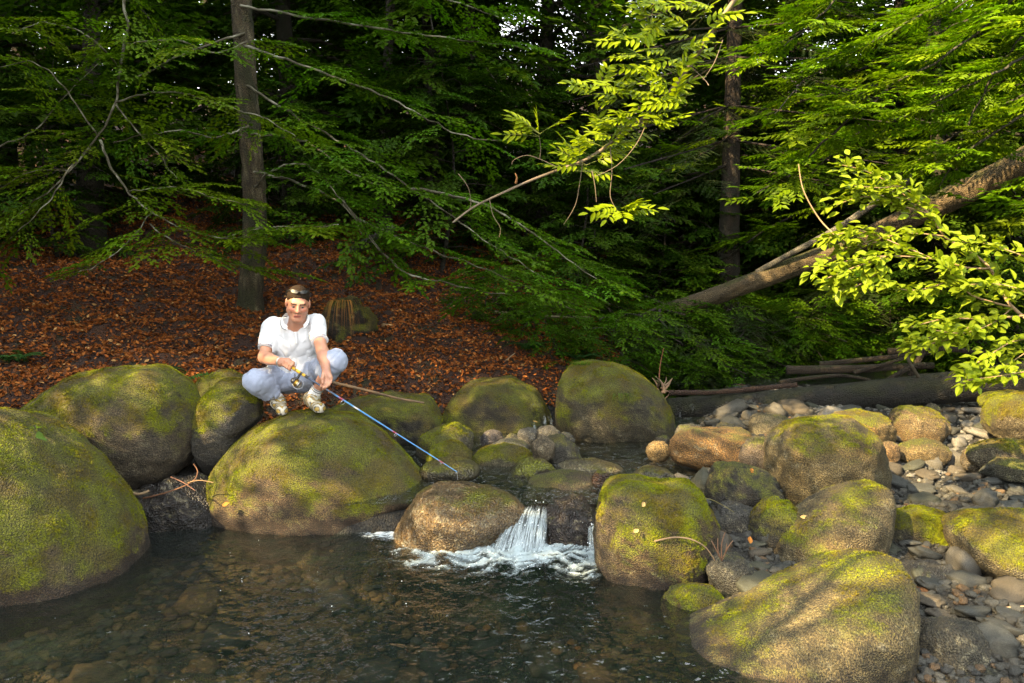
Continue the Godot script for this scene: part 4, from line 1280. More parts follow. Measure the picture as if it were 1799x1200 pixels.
	for q in [[[Vector3(-6.022, 5.577, -8.9), Vector3(-4.965, 5.463, -8.9), Vector3(-4.167, 4.969, -8.8), Vector3(-4.001, 4.398, -8.8), Vector3(-3.988, 3.831, -8.6), Vector3(-4.053, 3.49, -8.6), Vector3(-4.248, 3.147, -8.6), Vector3(-4.419, 2.91, -8.55), Vector3(-4.606, 2.674, -8.5), Vector3(-4.907, 2.445, -8.5), Vector3(-5.239, 2.203, -8.5), Vector3(-5.6, 1.983, -8.5)], 0.026], [[Vector3(-4.226, 3.112, -8.6), Vector3(-4.101, 2.852, -8.55), Vector3(-3.931, 2.588, -8.5), Vector3(-3.668, 2.372, -8.45), Vector3(-3.335, 2.197, -8.4), Vector3(-2.935, 2.106, -8.4), Vector3(-2.618, 2.129, -8.4)], 0.020], [[Vector3(-4.323, 3.02, -8.6), Vector3(-4.514, 2.789, -8.5), Vector3(-4.646, 2.494, -8.4), Vector3(-4.888, 2.203, -8.3), Vector3(-5.184, 1.977, -8.3)], 0.013], [[Vector3(-4.048, 3.479, -8.6), Vector3(-3.832, 3.215, -8.5), Vector3(-3.595, 2.991, -8.4), Vector3(-3.325, 2.681, -8.3)], 0.014], [[Vector3(-3.69, 2.24, -8.45), Vector3(-3.321, 2.024, -8.35), Vector3(-2.935, 1.875, -8.3), Vector3(-2.567, 1.784, -8.3)], 0.011], [[Vector3(-5.563, 3.064, -8.9), Vector3(-5.013, 3.238, -8.8), Vector3(-4.523, 3.683, -8.7), Vector3(-4.249, 3.912, -8.7)], 0.012], [[Vector3(-3.999, 3.831, -8.6), Vector3(-4.131, 4.057, -8.2), Vector3(-4.402, 4.105, -8), Vector3(-4.67, 3.973, -7.9)], 0.014], [[Vector3(-3.961, 4.057, -8.6), Vector3(-3.306, 4.003, -8.2), Vector3(-2.798, 3.844, -8), Vector3(-2.441, 3.921, -7.9)], 0.014], [[Vector3(-4.053, 3.49, -8.6), Vector3(-3.378, 3.518, -8.2), Vector3(-2.812, 3.369, -8), Vector3(-2.3, 3.191, -7.9), Vector3(-2.036, 3.033, -7.9)], 0.014], [[Vector3(-3.931, 2.588, -8.5), Vector3(-3.355, 2.587, -8.2), Vector3(-2.929, 2.494, -8.1), Vector3(-2.568, 2.404, -8)], 0.008], [[Vector3(-3.668, 2.372, -8.45), Vector3(-3.871, 2.034, -8.3), Vector3(-4.114, 1.834, -8.2), Vector3(-4.286, 1.75, -8.2)], 0.009], [[Vector3(-2.935, 2.106, -8.4), Vector3(-2.442, 2.203, -8.3), Vector3(-2.019, 2.209, -8.2), Vector3(-1.71, 2.226, -8.2)], 0.008], [[Vector3(-4.248, 3.147, -8.6), Vector3(-4.427, 3.594, -8.3), Vector3(-4.584, 3.763, -8.1), Vector3(-4.853, 3.686, -8)], 0.012], [[Vector3(-4.514, 2.789, -8.5), Vector3(-4.804, 2.777, -8.4), Vector3(-5.095, 2.597, -8.3)], 0.008]]:
		c = bough(o, q[0], q[1] * 0.75, 0.003, sprays.beech_near, 0.115, 0.54, g3 * 0.95, lr, lich, w, c, 0.2)
	scatter("crown", sprays.beech_near, M.leaf, w, c, o)
	# prototypes of the wood behind
	var pr := []
	pr.append(leafy_tree("broadleaf_tree", "tall dark broadleaf tree deep in the wood", Vector3(-4.0, ground_h(-4.0, -15.0), -15.0), 15.0, 0.17, 1.6, 3.0, 46, 11, sprays.beech_far, 1.15, g2, lr, "broadleaf trees of the wood behind"))
	pr.append(leafy_tree("broadleaf_tree", "tall dark broadleaf tree deep in the wood", Vector3(-8.6, ground_h(-8.6, -14.5), -14.5), 12.0, 0.13, 1.0, 2.8, 44, 10, sprays.beech_far, 1.05, g1, lr, "broadleaf trees of the wood behind"))
	pr.append(fir_tree("fir_tree", "dark fir with hanging boughs deep in the wood", Vector3(3.376, 0.979, -13), 17.0, 0.155, 2.2, 2.6, 26, lr, "firs of the wood behind"))
	pr[2].set_meta("label", "fir with a straight grey trunk behind the leaning trunk")
	pr[2].remove_meta("group")
	var wood := "broadleaf trees of the wood behind"
	var firs := "firs of the wood behind"
	for q in [[-6.8, -13.6, 0, 1.0], [-1.5, -14.5, 1, 1.0], [0.6, -16.0, 0, 0.95], [2.2, -17.5, 2, 1.0], [-2.6, -18.0, 2, 1.1], [4.8, -17.0, 0, 1.0], [7.0, -15.5, 1, 1.15], [9.5, -17.5, 0, 1.0], [-10.5, -18.0, 2, 1.0], [-6.0, -19.0, 0, 1.1], [-12.5, -15.0, 0, 1.0], [-0.6, -21.0, 1, 1.2], [5.5, -22.5, 2, 1.2], [-3.6, -23.5, 0, 1.2], [-8.5, -24.0, 1, 1.2], [9.0, -23.0, 0, 1.2], [12.5, -21.0, 1, 1.2], [-13.5, -24.5, 2, 1.2], [-0.8, -29.0, 2, 1.3], [7.5, -29.0, 1, 1.4], [-6.2, -30.0, 0, 1.4], [13.0, -28.0, 2, 1.3], [-12.0, -31.0, 1, 1.4], [-17.5, -29.0, 0, 1.3], [17.5, -27.0, 0, 1.3], [-3.0, -36.0, 1, 1.5], [11.0, -36.0, 0, 1.5], [-9.5, -38.0, 2, 1.5], [-16.5, -37.0, 0, 1.5], [18.5, -36.0, 1, 1.5], [23.0, -33.0, 0, 1.5], [-22.5, -34.0, 2, 1.5], [8.0, -43.0, 2, 1.6]]:
		copy_tree(pr[q[2]], q[0], q[1], lr.randf() * TAU, q[3] * lr.randf_range(0.92, 1.08), "dark fir with hanging boughs deep in the wood" if q[2] == 2 else "tall dark broadleaf tree deep in the wood", firs if q[2] == 2 else wood)
	for q in [[-1.95, -13.4, 0.10, "slender dark trunk with high branches above the man's tree", 0.35], [-0.75, -14.8, 0.12, "dark straight trunk standing behind the sunlit ash branch", -0.2], [-6.35, -12.6, 0.15, "brown trunk behind the white spotted boughs", 0.1], [1.4, -15.5, 0.13, "grey trunk deep in the wood beside the fir", 0.2]]:
		leafy_tree("slender_tree", q[3], Vector3(q[0], ground_h(q[0], q[1]), q[1]), 14.0, q[2], 5.2, 2.6, 22, 7, sprays.beech_far, 1.1, g2, lr, "", Vector3(q[4], 0, 0))
	# leafy undergrowth that closes the gaps between the trunks
	var bush := leafy_tree("sapling", "dark leafy sapling under the trees of the wood", Vector3(-1.0, ground_h(-1.0, -12.6), -12.6), 3.2, 0.035, 0.25, 1.3, 26, 7, sprays.beech, 0.75, g2, lr, "saplings under the trees")
	for q in [[-6.5, -11.8, 0.9], [-9.0, -12.5, 1.2], [1.0, -12.2, 0.8], [2.4, -13.6, 0.9], [3.6, -14.6, 1.1], [5.4, -13.4, 1.1], [7.2, -13.0, 1.1], [-3.6, -13.2, 0.8], [0.2, -14.2, 1.1], [8.8, -14.6, 1.3], [6.2, -11.8, 0.9], [-11.2, -14.0, 1.3], [-7.5, -16.5, 1.5], [-1.8, -17.0, 1.6], [3.3, -19.5, 1.7], [8.0, -19.5, 1.7], [-4.8, -21.0, 1.8], [11.5, -17.5, 1.7], [-12.0, -20.5, 1.8], [6.5, -25.5, 2.0], [0.5, -24.5, 2.0], [-7.0, -27.5, 2.0], [12.0, -25.0, 2.0]]:
		copy_tree(bush, q[0], q[1], lr.randf() * TAU, q[2])
	# small hemlock like firs at the foot of the leaning trunk
	var young := fir_tree("fir_sapling", "small feathery fir sapling by the leaning trunk", Vector3(1.9, ground_h(1.9, -10.6), -10.6), 1.25, 0.02, 0.08, 0.75, 9, lr, "fir saplings by the leaning trunk")
	for q in [[3.1, -10.9, 0.8], [2.5, -11.6, 1.0], [4.9, -12.1, 1.1]]:
		copy_tree(young, q[0], q[1], lr.randf() * TAU, q[2])
	var shrub := leafy_tree("shrub", "leafy green shrub at the foot of the leaning trunk", Vector3(1.3, ground_h(1.3, -9.9), -9.9), 0.95, 0.012, 0.05, 0.7, 22, 6, sprays.beech_near, 0.42, g1 * 1.15, lr, "shrubs by the leaning trunk")
	for q in [[2.3, -10.2, 0.9], [2.9, -11.2, 1.1], [0.5, -9.6, 0.8], [3.7, -10.9, 0.9], [1.8, -11.0, 1.1], [4.4, -11.6, 1.1], [-0.1, -10.4, 0.8], [0.9, -10.9, 1.0], [5.4, -11.4, 1.1], [3.3, -12.3, 1.4], [6.2, -10.6, 1.1]]:
		copy_tree(shrub, q[0], q[1], lr.randf() * TAU, q[2])
	# the ash trees over the stony bank, half in the sun
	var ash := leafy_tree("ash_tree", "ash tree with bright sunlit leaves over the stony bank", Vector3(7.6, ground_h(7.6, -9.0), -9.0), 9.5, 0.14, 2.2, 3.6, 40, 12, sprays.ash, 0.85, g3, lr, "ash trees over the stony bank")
	for q in [[6.3, -12.4, 1.0], [10.4, -12.0, 1.1], [9.6, -6.2, 1.0], [7.6, -3.2, 0.95], [6.6, 0.6, 0.9]]:  # the last two are added out of view to block sky light
		copy_tree(ash, q[0], q[1], lr.randf() * TAU, q[2])
	o = thing("ash_bough", "long ash boughs hanging in over the leaning trunk", "branch", Vector3(5.191, 4.409, -7.4))
	w = []
	c = PackedColorArray()
	var dk := flat(Color(0.035, 0.030, 0.020))
	for q in [[Vector3(5.191, 4.409, -7.4), Vector3(4.6, 3.888, -7.6), Vector3(4.386, 3.348, -7.9), Vector3(4.249, 2.794, -8.1), Vector3(4.2, 2.587, -8.2)], [Vector3(5.101, 3.492, -7.2), Vector3(4.466, 3.124, -7.4), Vector3(4.14, 2.846, -7.7), Vector3(3.818, 2.728, -8), Vector3(3.401, 2.597, -8.3)], [Vector3(5.061, 4.775, -7.6), Vector3(4.179, 4.351, -7.8), Vector3(3.552, 4.001, -8), Vector3(2.936, 3.68, -8.2), Vector3(2.589, 3.319, -8.3)], [Vector3(4.623, 4.561, -7.3), Vector3(4.329, 4.056, -7.5), Vector3(3.843, 3.664, -7.7), Vector3(3.315, 3.401, -7.9), Vector3(2.827, 3.049, -8)], [Vector3(4.837, 3.87, -7.2), Vector3(4.333, 3.564, -7.3), Vector3(4.002, 3.394, -7.4), Vector3(3.607, 3.187, -7.6)], [Vector3(3.828, 5.139, -8), Vector3(3.356, 4.661, -8.1), Vector3(2.974, 4.218, -8.2), Vector3(2.684, 3.977, -8.3)], [Vector3(3.527, 3.453, -7.9), Vector3(3.202, 3.209, -8), Vector3(2.794, 2.807, -8.2), Vector3(2.44, 2.541, -8.3)]]:
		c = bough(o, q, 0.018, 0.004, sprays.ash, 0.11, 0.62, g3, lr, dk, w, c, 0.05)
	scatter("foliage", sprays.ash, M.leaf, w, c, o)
	# trees added out of the frame to shade the bank, the pool and the man
	var shade := leafy_tree("shade_tree", "broad unseen beech added to shade the near end of the pool", Vector3(-10.6, ground_h(-10.6, -3.4), -3.4), 15.5, 0.3, 1.6, 4.6, 74, 13, sprays.beech_far, 1.35, g1, lr, "unseen beeches shading the pool")
	for q in [[-15.0, -6.5, 1.05], [-10.5, -8.0, 0.95], [-17.5, -1.5, 1.0]]:
		copy_tree(shade, q[0], q[1], lr.randf() * TAU, q[2])
	copy_tree(shade, 10.5, -2.0, 2.0, 0.8)
	leafy_tree("added_alder", "slender unseen alder added to dapple the sun on the stony bank", Vector3(-5.0, ground_h(-5.0, 0.5), 0.5), 6.9, 0.10, 3.3, 2.5, 27, 6, sprays.beech, 0.9, g1, lr, "", Vector3(1.7, 0, -0.2))  # added off view so its crown breaks up the sun on the stones
	leafy_tree("added_alder", "young unseen alder added to shade the cascade", Vector3(-6.6, ground_h(-6.6, -0.3), -0.3), 6.9, 0.09, 3.0, 2.0, 26, 7, sprays.beech, 0.9, g1, lr, "", Vector3(0.8, 0, -0.1))  # added off view to keep the sun off the falls and foam

# ---------------------------------------------------------------- implicit surfaces
class Field:
	var a := PackedVector3Array()
	var ba := PackedVector3Array()
	var inv := PackedFloat32Array()
	var ra := PackedFloat32Array()
	var rb := PackedFloat32Array()
	var k := PackedFloat32Array()
	var kind := PackedInt32Array()   # 0 limb, 1 ellipsoid, 2 hollow
	func limb(p: Vector3, q: Vector3, r: float, s: float, blend := 0.03):
		a.append(p); ba.append(q - p); inv.append(1.0 / maxf((q - p).length_squared(), 1e-9)); ra.append(r); rb.append(s); k.append(blend); kind.append(0)
	func chain(pts: Array, radii: Array, blend := 0.01):
		for i in pts.size() - 1:
			limb(pts[i], pts[i + 1], radii[i], radii[i + 1], blend)
	func egg(p: Vector3, r: Vector3, blend := 0.03):
		a.append(p); ba.append(r); inv.append(minf(r.x, minf(r.y, r.z))); ra.append(0); rb.append(0); k.append(blend); kind.append(1)
	func hollow(p: Vector3, r: float, blend := 0.01):
		a.append(p); ba.append(Vector3.ONE); inv.append(1.0); ra.append(r); rb.append(r); k.append(blend); kind.append(2)
	var all := PackedInt32Array()
	func single(i: int, p: Vector3) -> float:
		var q := p - a[i]
		if kind[i] == 0:
			var h := clampf(q.dot(ba[i]) * inv[i], 0.0, 1.0)
			return (q - ba[i] * h).length() - lerpf(ra[i], rb[i], h)
		if kind[i] == 1:
			return ((q / ba[i]).length() - 1.0) * inv[i]
		return q.length() - ra[i]
	func near(p: Vector3, d: float, r: float) -> PackedInt32Array:
		var out := PackedInt32Array()
		for i in a.size():
			if single(i, p) < d + 2.0 * r + k[i]:
				out.append(i)
		return out
	func at(p: Vector3, list: PackedInt32Array) -> float:
		var d := 1000.0
		for i in list:
			var q := p - a[i]
			var e: float
			if kind[i] == 0:
				var h := clampf(q.dot(ba[i]) * inv[i], 0.0, 1.0)
				e = (q - ba[i] * h).length() - lerpf(ra[i], rb[i], h)
			elif kind[i] == 1:
				e = ((q / ba[i]).length() - 1.0) * inv[i]
			else:
				e = ra[i] - q.length()
				var g := maxf(k[i] - absf(d - e), 0.0) / k[i]
				d = maxf(d, e) + g * g * k[i] * 0.25
				continue
			if e - d > k[i]:
				continue
			var g2 := maxf(k[i] - absf(d - e), 0.0) / k[i]
			d = minf(d, e) - g2 * g2 * k[i] * 0.25
		return d

# surface nets of field f (after post), cells of size c between lo and hi; vertices go through xf into b
func skin_over(b: MB, f: Field, lo: Vector3, hi: Vector3, c: float, xf: Transform3D, color: Callable, post = null):
	var nx := (int((hi.x - lo.x) / c) / 4 + 1) * 4
	var ny := (int((hi.y - lo.y) / c) / 4 + 1) * 4
	var nn := (int((hi.z - lo.z) / c) / 4 + 1) * 4
	var sx := nx + 1
	var sy := ny + 1
	var g := PackedFloat32Array()
	g.resize(sx * sy * (nn + 1))
	g.fill(1.0)
	var has_post: bool = post != null
	var rad := c * 4.0 * 0.87
	var reach := rad + c + 0.011 * float(has_post)
	var all := PackedInt32Array(range(f.a.size()))
	var blocks := []
	for bz in range(0, nn, 4):
		for by in range(0, ny, 4):
			for bx in range(0, nx, 4):
				var m := lo + Vector3(bx + 2, by + 2, bz + 2) * c
				var dm: float = f.at(m, all)
				var list := f.near(m, dm, rad + c) if absf(dm) < reach + 0.02 else all
				if has_post:
					dm = post.call(m, dm)
				var near := absf(dm) < reach
				if near:
					blocks.append(Vector3i(bx, by, bz))
				for z in 5 if bz + 4 == nn else 4:
					for y in 5 if by + 4 == ny else 4:
						var row := bx + sx * (by + y + sy * (bz + z))
						for x in 5 if bx + 4 == nx else 4:
							if near:
								var p := lo + Vector3(bx + x, by + y, bz + z) * c
								var d: float = f.at(p, list)
								g[row + x] = post.call(p, d) if has_post else d
							else:
								g[row + x] = dm
	var idx := {}
	var first := b.i.size()
	var offs := [0, 1, sx, sx + 1, sx * sy, sx * sy + 1, sx * sy + sx, sx * sy + sx + 1]
	var edges := [[0, 1], [2, 3], [4, 5], [6, 7], [0, 2], [1, 3], [4, 6], [5, 7], [0, 4], [1, 5], [2, 6], [3, 7]]
	for bk in blocks:
		for cz in 16:
			var y: int = bk.y + cz % 4
			var z: int = bk.z + cz / 4
			for cx in 4:
				var x: int = bk.x + cx
				var i0 := x + sx * (y + sy * z)
				var s := 0
				for q in 8:
					if g[i0 + offs[q]] < 0.0:
						s += 1
				if s == 0 or s == 8:
					continue
				var sum := Vector3.ZERO
				var cnt := 0
				for e in edges:
					var u: float = g[i0 + offs[e[0]]]
					var v: float = g[i0 + offs[e[1]]]
					if (u < 0.0) != (v < 0.0):
						var t := u / (u - v)
						var pa := Vector3(e[0] & 1, (e[0] >> 1) & 1, e[0] >> 2)
						var pb := Vector3(e[1] & 1, (e[1] >> 1) & 1, e[1] >> 2)
						sum += pa.lerp(pb, t)
						cnt += 1
				var p := lo + (Vector3(x, y, z) + sum / cnt) * c
				idx[i0] = b.add(xf * p, color.call(p))
	for i0 in idx:
		var z: int = i0 / (sx * sy)
		var y: int = (i0 / sx) % sy
		var x: int = i0 % sx
		var u: float = g[i0]
		for ax in 3:
			var st: int = [1, sx, sx * sy][ax]
			var o1: int = [sx, sx * sy, 1][ax]
			var o2: int = [sx * sy, 1, sx][ax]
			if [y, z, x][ax] == 0 or [z, x, y][ax] == 0:
				continue
			var v: float = g[i0 + st]
			if (u < 0.0) == (v < 0.0):
				continue
			if not (idx.has(i0 - o1) and idx.has(i0 - o2) and idx.has(i0 - o1 - o2)):
				continue
			var q0: int = idx[i0]
			var q1: int = idx[i0 - o1]
			var q2: int = idx[i0 - o1 - o2]
			var q3: int = idx[i0 - o2]
			if u < 0.0:
				b.tri(q0, q2, q1); b.tri(q0, q3, q2)
			else:
				b.tri(q0, q1, q2); b.tri(q0, q2, q3)
	var vol := 0.0
	var mid := b.v[b.i[first]] if b.i.size() > first else Vector3.ZERO
	for k in range(first, b.i.size(), 3):
		vol += (b.v[b.i[k]] - mid).dot((b.v[b.i[k + 1]] - mid).cross(b.v[b.i[k + 2]] - mid))
	if vol > 0.0:
		for k in range(first, b.i.size(), 3):
			var t := b.i[k + 1]
			b.i[k + 1] = b.i[k + 2]
			b.i[k + 2] = t

func box_of(f: Field, grow: float) -> Array:
	var lo := f.a[0]
	var hi := f.a[0]
	for i in f.a.size():
		for p in [f.a[i], f.a[i] + f.ba[i]] if f.kind[i] == 0 else [f.a[i] - f.ba[i], f.a[i] + f.ba[i]]:
			var r := maxf(f.ra[i], f.rb[i]) if f.kind[i] == 0 else 0.0
			lo = lo.min(p - Vector3.ONE * r)
			hi = hi.max(p + Vector3.ONE * r)
	return [lo - Vector3.ONE * grow, hi + Vector3.ONE * grow]

# ---------------------------------------------------------------- the man
func make_man():
	var foot := Vector3(-1.601, 0.752, -6.08)
	var o := thing("person", "man in white polo shirt and pale blue cropped trousers squatting with a fishing rod", "person", foot)
	var home := Transform3D(Basis(), -foot)
	# joints
	var sh := [Vector3(-1.813, 1.344, -6.2), Vector3(-1.482, 1.37, -6.2)]
	var el := [Vector3(-1.832, 1.13, -6.06), Vector3(-1.376, 1.187, -5.95)]
	var wr := [Vector3(-1.667, 1.111, -5.92), Vector3(-1.307, 1.072, -5.76)]
	var hip := [Vector3(-1.77, 0.95, -6.34), Vector3(-1.576, 0.959, -6.34)]
	var kn := [Vector3(-1.853, 0.973, -5.9), Vector3(-1.276, 1.121, -5.9)]
	var an := [Vector3(-1.759, 0.819, -6.12), Vector3(-1.467, 0.853, -6.04)]
	var neck := Vector3(-1.622, 1.351, -6.16)
	var head := Vector3(-1.572, 1.529, -6.05)
	var skin := Color(0.42, 0.205, 0.130)
	var skin_at := func(p: Vector3):
		var n := nz.get_noise_3dv(p * 16.0)
		return Color(skin.r * (1.0 + 0.06 * n), skin.g * (1.0 + 0.1 * n), skin.b * (1.0 + 0.1 * n))
	# --- the body, one surface
	var f := Field.new()
	f.limb(hip[0], hip[1], 0.105, 0.105, 0.06)
	f.limb((hip[0] + hip[1]) * 0.5, Vector3(-1.664, 1.118, -6.3), 0.11, 0.12, 0.08)
	f.limb(Vector3(-1.741, 1.26, -6.23), Vector3(-1.551, 1.273, -6.23), 0.105, 0.105, 0.08)
	f.limb(Vector3(-1.664, 1.118, -6.3), Vector3(-1.642, 1.277, -6.23), 0.12, 0.10, 0.08)
	f.limb(sh[0], sh[1], 0.046, 0.046, 0.06)
	f.limb(Vector3(-1.633, 1.301, -6.2), head + Vector3(0, -0.07, -0.03), 0.066, 0.052, 0.04)
	for s in 2:
		f.chain([sh[s], el[s]], [0.055, 0.043], 0.04)
		f.chain([el[s], el[s].lerp(wr[s], 0.3), wr[s]], [0.042, 0.043, 0.029], 0.02)
		f.chain([hip[s], kn[s]], [0.095, 0.060], 0.05)
		f.chain([kn[s], kn[s].lerp(an[s], 0.35), an[s]], [0.054, 0.053, 0.032], 0.03)
		f.limb(an[s], an[s] + Vector3(0, -0.035, 0.05), 0.030, 0.020, 0.02)
	var b := MB.new()
	var bx := box_of(f, 0.03)
	skin_over(b, f, bx[0], bx[1], 0.0105, home, skin_at)
	# head, in its own axes: x to his left, y up, z ahead
	var turn := Basis.from_euler(Vector3(deg_to_rad(17), deg_to_rad(15), deg_to_rad(-5)))
	var hx := Transform3D(turn.scaled(Vector3.ONE * 1.02), head)
	var h := Field.new()
	h.egg(Vector3(0, 0.035, -0.015), Vector3(0.075, 0.084, 0.094), 0.03)
	h.egg(Vector3(0, -0.040, 0.028), Vector3(0.060, 0.074, 0.060), 0.04)
	h.limb(Vector3(-0.012, -0.103, 0.060), Vector3(0.012, -0.103, 0.060), 0.021, 0.021, 0.03)
	for s in [-1.0, 1.0]:
		h.limb(Vector3(s * 0.056, -0.055, 0.0), Vector3(s * 0.020, -0.100, 0.050), 0.020, 0.020, 0.03)
		h.egg(Vector3(s * 0.041, -0.022, 0.058), Vector3(0.024, 0.020, 0.024), 0.02)
	h.limb(Vector3(-0.034, 0.022, 0.074), Vector3(0.034, 0.022, 0.074), 0.015, 0.015, 0.02)
	h.limb(Vector3(0, -0.055, -0.03), Vector3(0, -0.16, -0.055), 0.052, 0.056, 0.03)
	for s in [-1.0, 1.0]:
		h.hollow(Vector3(s * 0.031, 0.002, 0.098), 0.016, 0.012)
	h.limb(Vector3(0, 0.012, 0.085), Vector3(0, -0.026, 0.108), 0.008, 0.012, 0.012)
	for s in [-1.0, 1.0]:
		h.egg(Vector3(s * 0.012, -0.031, 0.095), Vector3(0.009, 0.008, 0.010), 0.008)
		h.egg(Vector3(s * 0.030, 0.011, 0.079), Vector3(0.017, 0.006, 0.009), 0.006)
		h.egg(Vector3(s * 0.080, -0.002, -0.008), Vector3(0.009, 0.032, 0.019), 0.008)
	h.limb(Vector3(-0.022, -0.067, 0.077), Vector3(0, -0.061, 0.081), 0.006, 0.008, 0.008)
	h.limb(Vector3(0.022, -0.067, 0.077), Vector3(0, -0.061, 0.081), 0.006, 0.008, 0.008)
	h.limb(Vector3(-0.017, -0.071, 0.078), Vector3(0.017, -0.071, 0.078), 0.007, 0.007, 0.006)
	var face := func(p: Vector3):
		var c := Color(0.42, 0.195, 0.122) * (1.0 + 0.08 * nz.get_noise_3dv(p * 60.0))
		c = c.lerp(Color(0.52, 0.15, 0.085), smoothstep(0.03, 0.0, Vector3(absf(p.x) - 0.04, p.y + 0.02, p.z - 0.075).length()) * 0.7)
		if p.z > 0.03 and p.y < -0.04:
			c = c.lerp(Color(0.26, 0.14, 0.09), 0.22 + 0.2 * nz.get_noise_3dv(p * 180.0))
		if p.z > 0.06 and absf(p.x) < 0.028 and p.y < -0.042 and p.y > -0.056:
			c = c.lerp(Color(0.16, 0.09, 0.06), 0.4)
		if p.z > 0.07 and absf(p.x) < 0.023 and p.y < -0.058 and p.y > -0.077:
			c = Color(0.36, 0.12, 0.09)
		if absf(p.y + 0.0655 + 0.2 * maxf(0.0, absf(p.x) - 0.006)) < 0.0022 and p.z > 0.07 and absf(p.x) < 0.024:
			c = Color(0.10, 0.03, 0.025)
		var br := p.y - 0.022 - 0.10 * (absf(p.x) - 0.03)
		if p.z > 0.055 and absf(p.x) > 0.009 and absf(p.x) < 0.052 and absf(br) < 0.0055:
			c = Color(0.045, 0.028, 0.018)
		return Color(c.r, c.g, c.b)
	skin_over(b, h, Vector3(-0.105, -0.17, -0.13), Vector3(0.105, 0.135, 0.14), 0.0034, home * hx, face)
	# hands
	var rod_a := Vector3(-1.584, 1.072, -5.9)
	var rod_b := Vector3(-0.379, 0.382, -5.6)
	var rd := (rod_b - rod_a).normalized()
	var hnd := Field.new()
	var grip := Vector3(-1.61, 1.088, -5.905)
	var out := Vector3(0.25, 0.10, 1.0).normalized()
	out = (out - rd * out.dot(rd)).normalized()
	var upv := (rd.cross(out) if rd.cross(out).y > 0.0 else out.cross(rd)).normalized()
	var knk := grip + upv * 0.026 + out * 0.012
	hnd.limb(wr[0], knk - rd * 0.018, 0.029, 0.021, 0.015)
	hnd.limb(wr[0], knk + rd * 0.020, 0.029, 0.019, 0.015)
	for k in 4:
		var s := (k - 1.5) * 0.0185
		var ln: float = [0.92, 1.05, 1.0, 0.82][k]
		var p0 := knk + rd * s
		var p1 := grip + rd * s + out * 0.027 + upv * 0.012
		var p2 := grip + rd * s + out * 0.021 * ln - upv * 0.018
		var p3 := grip + rd * s - upv * 0.023 - out * 0.006 * ln
		hnd.chain([p0, p1, p2, p3], [0.0108, 0.0100, 0.0092, 0.0080], 0.004)
	hnd.chain([wr[0].lerp(knk, 0.35), grip + rd * 0.015 - out * 0.022 + upv * 0.012, grip + rd * 0.040 - out * 0.012 + upv * 0.014], [0.016, 0.012, 0.009], 0.006)
	bx = box_of(hnd, 0.012)
	skin_over(b, hnd, bx[0], bx[1], 0.0032, home, skin_at)
	var h2 := Field.new()
	var pal := Vector3(-1.295, 1.022, -5.74)
	h2.limb(wr[1], pal + Vector3(-0.018, 0, 0), 0.027, 0.018, 0.015)
	h2.limb(wr[1], pal + Vector3(0.020, 0, 0), 0.027, 0.018, 0.015)
	for k in 4:
		var s := (k - 1.5) * 0.0185
		var ln: float = [0.90, 1.05, 1.0, 0.78][k]
		var p0 := pal + Vector3(s + 0.001, -0.006, 0.003)
		var p1 := p0 + Vector3(-0.004, -0.034 * ln, 0.012)
		var p2 := p1 + Vector3(-0.010, -0.024 * ln, 0.004)
		var p3 := p2 + Vector3(-0.010, -0.014 * ln, -0.010)
		h2.chain([p0, p1, p2, p3], [0.0108, 0.0100, 0.0090, 0.0078], 0.004)
	h2.chain([wr[1].lerp(pal, 0.3) + Vector3(-0.014, 0, 0.012), pal + Vector3(-0.030, -0.004, 0.026), pal + Vector3(-0.026, -0.036, 0.032)], [0.015, 0.0125, 0.0095], 0.006)
	bx = box_of(h2, 0.012)
	skin_over(b, h2, bx[0], bx[1], 0.0032, home, skin_at)
	b.smooth()
	part("body", b.mesh(), M.skin, o)
	# eyes
	for s in [-1.0, 1.0]:
		var e := MB.new()
		ball(e, home * (hx * Vector3(s * 0.031, 0.001, 0.0755)), 0.0112, Color(0.22, 0.18, 0.16))
		e.smooth()
		var eye := part("eye", e.mesh(), M.gloss, o)
		e = MB.new()
		ball(e, home * (hx * Vector3(s * 0.031 + 0.001, 0.0005, 0.0815)), 0.0066, Color(0.02, 0.014, 0.01))
		e.smooth()
		part("iris", e.mesh(), M.gloss, eye)
	# hair
	var hr := Field.new()
	hr.egg(Vector3(0, 0.041, -0.018), Vector3(0.0795, 0.0872, 0.0975), 0.02)
	b = MB.new()
	var crop := func(p: Vector3, d: float):
		d += 0.0018 * nz.get_noise_3dv(p * 120.0) + 0.0022 * nz.get_noise_3dv(p * 260.0)
		var cut := (p - Vector3(0, 0.072, 0.083)).dot(Vector3(0, -0.8, 0.6)) + 0.004 * nz.get_noise_3dv(p * 90.0)
		return maxf(d, cut)
	skin_over(b, hr, Vector3(-0.105, -0.08, -0.14), Vector3(0.105, 0.15, 0.11), 0.0036, home * hx, func(p: Vector3): return Color(0.022, 0.015, 0.010) * (1.0 + 0.5 * nz.get_noise_3dv(p * 200.0)), crop)
	b.smooth()
	part("hair", b.mesh(), M.hair, o)
	# polo shirt
	var t := Field.new()
	t.limb(Vector3(-1.762, 1.008, -6.3), Vector3(-1.569, 1.017, -6.3), 0.120, 0.120, 0.06)
	t.limb(Vector3(-1.665, 1.052, -6.3), Vector3(-1.643, 1.234, -6.23), 0.150, 0.128, 0.08)
	t.limb(Vector3(-1.75, 1.255, -6.23), Vector3(-1.543, 1.268, -6.23), 0.122, 0.122, 0.08)
	t.limb(sh[0], sh[1], 0.060, 0.060, 0.06)
	t.limb(sh[0], Vector3(-1.635, 1.356, -6.21), 0.050, 0.052, 0.05)
	t.limb(sh[1], Vector3(-1.635, 1.356, -6.21), 0.050, 0.052, 0.05)
	var cuff := [sh[0].lerp(el[0], 0.72), sh[1].lerp(el[1], 0.68)]
	for s in 2:
		t.limb(sh[s], cuff[s], 0.064, 0.064, 0.035)
